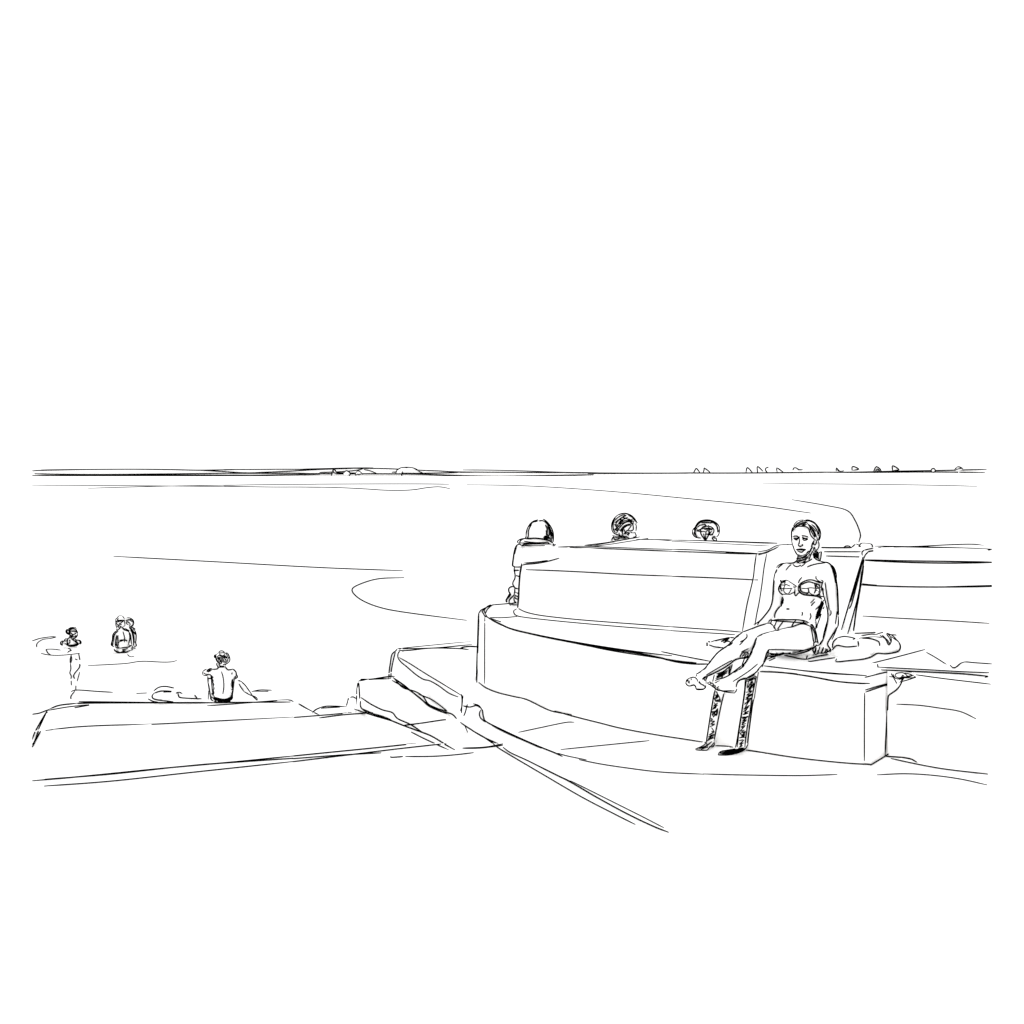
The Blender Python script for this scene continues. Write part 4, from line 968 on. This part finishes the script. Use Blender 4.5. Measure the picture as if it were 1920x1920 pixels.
h8.ink('P8', '''
2.2 640,140 660,100 720,80 780,95 820,135;2 640,150 690,145 770,140 820,145;2 650,175 700,210 760,230 800,210 830,160
2.6 840,150 900,150 940,210 970,290 980,360 950,420 890,470 830,500;2 930,260 940,300 910,350 915,420;2 860,160 900,230 890,300
3 560,200 520,215 505,260 530,300;3 530,230 520,260 545,290;2.4 550,205 560,290 545,300
2.4 545,310 580,390 640,450 700,475 740,440;2 630,150 580,190 560,260 570,330 600,400;2.2 610,240 650,220 700,240 720,280 680,310 630,300 600,270 620,235
2.2 640,330 620,380 650,420 690,420 720,380 690,350 650,350;2.4 700,300 740,330 690,400 740,410 770,340;2.4 750,260 770,320 800,400 840,440;2.4 780,240 830,330 870,400 860,450
2.4 790,210 840,280 880,310;2.2 820,220 880,290;2.2 740,230 770,290 810,270 800,220;2.2 760,410 810,430 850,420;2.4 670,200 740,240 800,240;2.2 590,310 640,330 700,310;2.2 660,370 690,390 670,410;2 620,260 640,290 690,270
2 870,170 900,240 880,320;1.8 840,330 870,380 870,440;2 730,420 710,470 660,460''')
b8.ink('P8', '''
2.2 585,450 580,500 610,560 620,590;2 640,470 660,520 700,550;2.6 640,575 700,570 760,570 815,565;2.2 690,545 750,555 800,540;1.8 770,495 850,490 830,520
2.8 640,580 600,620 540,635 440,635;2.4 430,640 380,690 330,710 275,695;2 440,615 380,615 320,650 275,690;2 300,680 350,660 420,640;2.2 350,700 390,650 430,650
2.2 290,630 220,660 170,710 155,760 190,810 260,830 300,825;1.8 180,740 240,780 330,800 400,800;2.8 300,810 380,805 430,830 460,920 480,1040 500,1150 495,1280 490,1400 510,1470
2.2 400,820 420,900 430,1050 440,1200 455,1320;2.8 315,850 315,950 330,1080 350,1200 370,1330 395,1470 430,1560;2 340,910 400,910;1.6 335,1280 330,1400 325,1550
2.4 455,1240 460,1330 490,1400;1.8 440,830 470,900;2.2 430,1350 470,1420 500,1460;2 410,1460 450,1480 490,1470;2.4 380,1500 440,1570 500,1600
2.6 850,550 860,590 900,640 950,655 1060,635 1110,660 1160,720 1175,800 1205,850 1195,890 1130,915 1070,935
1.7 1045,730 1035,800;1.8 1160,830 1140,870 1100,880;2.8 1055,940 1040,1050 1035,1200 1040,1400 1000,1460;2.4 1110,930 1090,1080 1075,1250 1055,1420 1060,1500;2.6 1065,960 1055,1100 1050,1300
1.7 720,705 760,830 785,970 795,1120 785,1260 762,1385
2.2 1225,962 1320,1010 1430,1110 1520,1230 1600,1350 1650,1420;2 1250,1075 1310,1190 1400,1300 1520,1380 1640,1435;3 1640,1425 1740,1470 1790,1520;2.4 1650,1440 1720,1500 1800,1575;2.4 1780,1490 1800,1560''')
t8.ink('P8', '''
4 510,1475 600,1510 700,1535 800,1545 900,1530 1000,1470;5 500,1500 600,1540 700,1560 760,1570;5 540,1540 640,1570 740,1585;5 620,1590 700,1605 760,1605
4 760,1575 860,1570 960,1540 1040,1490;3 780,1600 880,1590 980,1570 1040,1520;4 1000,1480 1040,1450 1050,1500 1010,1560;3.4 800,1610 900,1610 1000,1600;3 470,1480 500,1530 560,1590
2.6 500,1600 600,1620 740,1630 880,1620 1000,1610''')
person(b8, (P(418, 1312, D8).x, D8, ZP), 'person in dark trunks sitting with bare back to us on the low platform', snap=.05, jump=.02)
# bundle lying beside him
bm = B(); ell(bm, 312, 1302, 12.95, 24, 24, 10); ell(bm, 300, 1307, 12.9, 15, 15, 7); ell(bm, 345, 1307, 12.9, 26, 18, 6); ell(bm, 366, 1309, 12.9, 13, 12, 4)
bb = remesh(bm, .02, 3)
for v in bb.verts: v.co.z = max(v.co.z, ZP+.003)
bu = Part('beach_bundle', bb, CLOTH)
bu.ink('R3', '''2.2 915,635 950,610 1000,603 1062,615;2.2 1045,637 960,637 910,660 905,685 940,700 1055,713;2 872,692 910,710 950,717
2 1075,650 1100,645 1120,655;2 1090,650 1095,675 1120,685 1260,693;1.8 1210,665 1225,685;1.3 985,643 1040,642''')
build('beach_bundle', bu, (P(325, 1313, 12.9).x, 12.9, ZP), 'loosely rolled bundle of beach things lying on the platform beside the seated person', 'bundle', snap=.08, extra=[level(-8, -3, 10, 12.95, ZP+.003)])

# ================================================================== THE FAR SHORE'S SMALL THINGS
def boat(sail, hull_x, d, label, view, lines, mast=None):
    bm = B(); px_prism(bm, sail, d, .35); tri(bm); s = Part('sail', bm, CLOTH); s.ink(view, lines)
    x0, x1 = hull_x; hb = B(); wl = CY+(EYE-WZ)*F/d; m = (x0+x1)/2; w = .9
    topy = max(y for _, y in sail)
    L = [P(x0, topy+.4, d), P(x0+(x1-x0)*.12, wl, d), P(x1-(x1-x0)*.2, wl, d), P(x1, topy+.4, d)]
    a = [v+Vector((0, -w, 0)) for v in L]; b = [v+Vector((0, w, 0)) for v in L]
    poly_solid(hb, a, b); tri(hb)
    h = Part('hull', hb, CLOTH)
    mb = B(); xm = mast if mast is not None else m
    ty = min(y for _, y in sail)
    px_prism(mb, [(xm-.12, ty-.6), (xm+.12, ty-.6), (xm+.12, topy+1), (xm-.12, topy+1)], d+.5, .3)
    mm = Part('mast', mb, CLOTH)
    build('sailing_boat', [h, mm, s], (P(m, wl, d).x, d, WZ), label, 'sailing boat', 'sailing boats along the horizon', snap=4, jump=.5)
def vp(view, pts): ox, oy, s = VIEWS[view]; return [(ox+a/s, oy+b/s) for a, b in pts]
DB = 1300.0
for pts, lines, lab, ms in (
 ([(97, 84), (115, 58), (135, 84)], '1.7 95,90 105,70 115,58 135,83', 'boat with an even pointed sail, leftmost of those on the right horizon', None),
 ([(157, 82), (162, 55), (196, 82)], '1.7 155,82 160,68 160,54;1.7 160,54 180,68 197,82', 'boat with a sail steep at left and sloping at right, close beside the leftmost', 1320.3),
 ([(413, 82), (420, 53), (450, 82)], '1.7 412,82 420,53 450,82', 'boat with a steep narrow sail, left one of a group of four', None),
 ([(481, 84), (483, 47), (515, 76), (490, 82)], '1.7 482,88 481,47 515,76', 'tallest boat of the group of four, with an upright mast', 1420.6),
 ([(531, 80), (530, 60), (548, 50), (541, 80)], '1.7 548,50 530,58 530,72 540,82', 'boat with a single curved narrow sail, just right of the tallest mast', None),
 ([(597, 80), (597, 55), (635, 80)], '1.6 599,80 597,55 635,80', 'boat with a small low triangular sail, standing alone right of a curved sail', 1456.6),
 ([(953, 76), (955, 55), (985, 77)], '1.7 953,76 955,55 975,76 1000,72;1.5 960,60 968,76', 'boat with a low leaning sail like a check mark', 1568.2),
 ([(1050, 72), (1050, 48), (1090, 63)], '1.9 1049,73 1048,52 1058,47 1090,63 1055,70', 'boat with a flag shaped sail pointing right', 1598.0),
 ([(1178, 74), (1195, 47), (1222, 72)], '1.9 1178,74 1195,47 1222,72 1180,74;1.4 1190,70 1200,62 1212,70;1.4 1172,82 1178,74', 'boat with a broad triangular sail with a smaller one inside it', None),
 ([(1290, 72), (1292, 42), (1330, 68)], '2.1 1291,72 1292,42 1330,66 1295,72', 'boat with a bold dark outlined sail, rightmost of the sails', 1673.8)):
    sl = vp('V7', pts); xs_ = [a for a, _ in sl]
    boat(sl, (min(xs_)-1, max(xs_)+1.5), DB, lab, 'V7', lines, ms)
# low humps and marks
def hump(name, cat, label, view, prof, lines, d, ry=2.0, group=None, stem=None):
    pr = vp(view, prof); n = len(pr); bm = B()
    bot = max(y for _, y in pr); poly = [P(a, b, d) for a, b in pr]
    c = sum(poly, Vector())/n
    mid = [bm.verts.new(p) for p in poly]
    fr = [bm.verts.new(c+(p-c)*.7+Vector((0, -ry, 0))) for p in poly]; bk = [bm.verts.new(c+(p-c)*.7+Vector((0, ry, 0))) for p in poly]
    for i in range(n):
        j = (i+1) % n
        bm.faces.new([mid[i], mid[j], fr[j], fr[i]]); bm.faces.new([mid[j], mid[i], bk[i], bk[j]])
    bm.faces.new(fr); bm.faces.new(list(reversed(bk))); bmesh.ops.recalc_face_normals(bm, faces=bm.faces); tri(bm)
    p = Part(name, bm, LAND); p.ink(view, lines)
    if stem:
        p.name = 'crown'; tb = B(); px_prism(tb, [(stem-.35, bot-.5), (stem+.35, bot-.5), (stem+.45, CY+(EYE-WZ)*F/d-.3), (stem-.45, CY+(EYE-WZ)*F/d-.3)], d+.1, .6)
        build(name, [p, Part('trunk', tb, LAND)], (c.x, d, WZ), label, cat, group, snap=4, jump=.5)
    else:
        build(name, p, (c.x, d, WZ), label, cat, group, snap=4, jump=.5)
hump('motor_boat', 'boat', 'low boat drawn as a wavy line, right of the group of four sails', 'V7', [(693, 70), (700, 55), (715, 57), (735, 66), (752, 66), (745, 90), (700, 90)], '1.7 693,70 698,57 712,55 730,66 752,66', DB)
hump('buoy', 'buoy', 'small oval buoy standing on the right horizon line', 'V7', [(1523, 72), (1528, 59), (1542, 59), (1548, 72), (1543, 84), (1527, 84)], '1.7 1527,84 1523,70 1530,59 1542,60 1548,72 1540,82 1527,80', 900, .6)
hump('round_tree', 'tree', 'faint flat domed tree at the far right of the horizon', 'V7', [(1663, 66), (1680, 52), (1700, 49), (1715, 60), (1700, 70), (1675, 72)], '1.5 1663,67 1675,54 1690,48 1715,60;1.2 1670,67 1690,60 1715,58', 960, 3, 'trees on the far shore', stem=1798)
hump('pointed_tree', 'tree', 'small pointed tree on the left far shore beside two domed ones', 'V6', [(345, 165), (365, 120), (380, 115), (410, 158), (380, 168)], '1.9 345,180 355,145 365,120 380,115 410,160;1.7 365,120 370,145 400,160', 960, 3, 'trees on the far shore', stem=625)
hump('round_tree', 'tree', 'small domed tree on the far shore next to the pointed one', 'V6', [(470, 165), (485, 137), (515, 128), (545, 150), (545, 166), (500, 170)], '2 470,165 485,137 515,128 545,150 545,170 530,178', 960, 3, 'trees on the far shore', stem=650)
hump('round_tree', 'tree', 'small dark outlined domed tree, second dome right of the pointed one', 'V6', [(605, 165), (608, 150), (625, 133), (650, 138), (672, 162), (640, 170)], '2 605,180 605,155 625,133 650,138 680,170;1.7 605,170 625,165 640,170 660,160', 960, 3, 'trees on the far shore', stem=673)
hump('broad_tree', 'tree', 'broad umbrella shaped tree, largest on the far shore, with a visible trunk', 'V6', [(1030, 155), (1040, 125), (1080, 100), (1140, 93), (1200, 97), (1240, 110), (1280, 130), (1200, 140), (1100, 145)], '2.5 1030,158 1040,125 1080,100 1140,93 1200,97 1240,110 1270,128;2 1100,135 1095,160 1090,185', 960, 5, 'trees on the far shore', stem=753.5)

# ================================================================== CAMERA, LIGHT, WORLD
cam = bpy.data.cameras.new('camera'); co = bpy.data.objects.new('camera', cam); COL.objects.link(co)
co.location = CAM; co.rotation_euler = (math.radians(90), 0, 0)
cam.sensor_width = 36; cam.lens = F/1920*36; cam.shift_y = -(960-CY)/1920; cam.clip_end = 20000; cam.clip_start = .05
scene.camera = co
el, az = math.radians(28), math.radians(200)
sun = bpy.data.lights.new('sun', 'SUN'); sun.energy = 0.5; sun.angle = math.radians(25); sun.color = (1, .98, .95)
so = bpy.data.objects.new('sun', sun); COL.objects.link(so)
sd = Vector((math.sin(az)*math.cos(el), math.cos(az)*math.cos(el), math.sin(el)))
so.rotation_euler = sd.to_track_quat('Z', 'Y').to_euler(); so.location = (0, 0, 30)
w = bpy.data.worlds.new('World'); scene.world = w; w.use_nodes = True
nt = w.node_tree; bgd = nt.nodes['Background']
sky = nt.nodes.new('ShaderNodeTexSky'); sky.sky_type = 'NISHITA'; sky.sun_disc = False
sky.sun_elevation = el; sky.sun_rotation = az; sky.air_density = 1.0; sky.dust_density = 4.0; sky.ozone_density = 1.0
# a thick even overcast: the clear sky shows only faintly through white cloud
mx = nt.nodes.new('ShaderNodeMix'); mx.data_type = 'RGBA'; mx.inputs['Factor'].default_value = .95
sc_ = nt.nodes.new('ShaderNodeVectorMath'); sc_.operation = 'SCALE'; sc_.inputs['Scale'].default_value = .1
nt.links.new(sky.outputs['Color'], sc_.inputs[0]); nt.links.new(sc_.outputs['Vector'], mx.inputs['A'])
mx.inputs['B'].default_value = (1, 1, 1, 1)
nt.links.new(mx.outputs['Result'], bgd.inputs['Color']); bgd.inputs['Strength'].default_value = 1.0
vs = scene.view_settings; vs.view_transform = 'Standard'; vs.look = 'None'; vs.gamma = 1; vs.exposure = .33; vs.use_curve_mapping = False
scene.cycles.max_bounces = 16; scene.cycles.diffuse_bounces = 16; scene.cycles.filter_width = 1.45
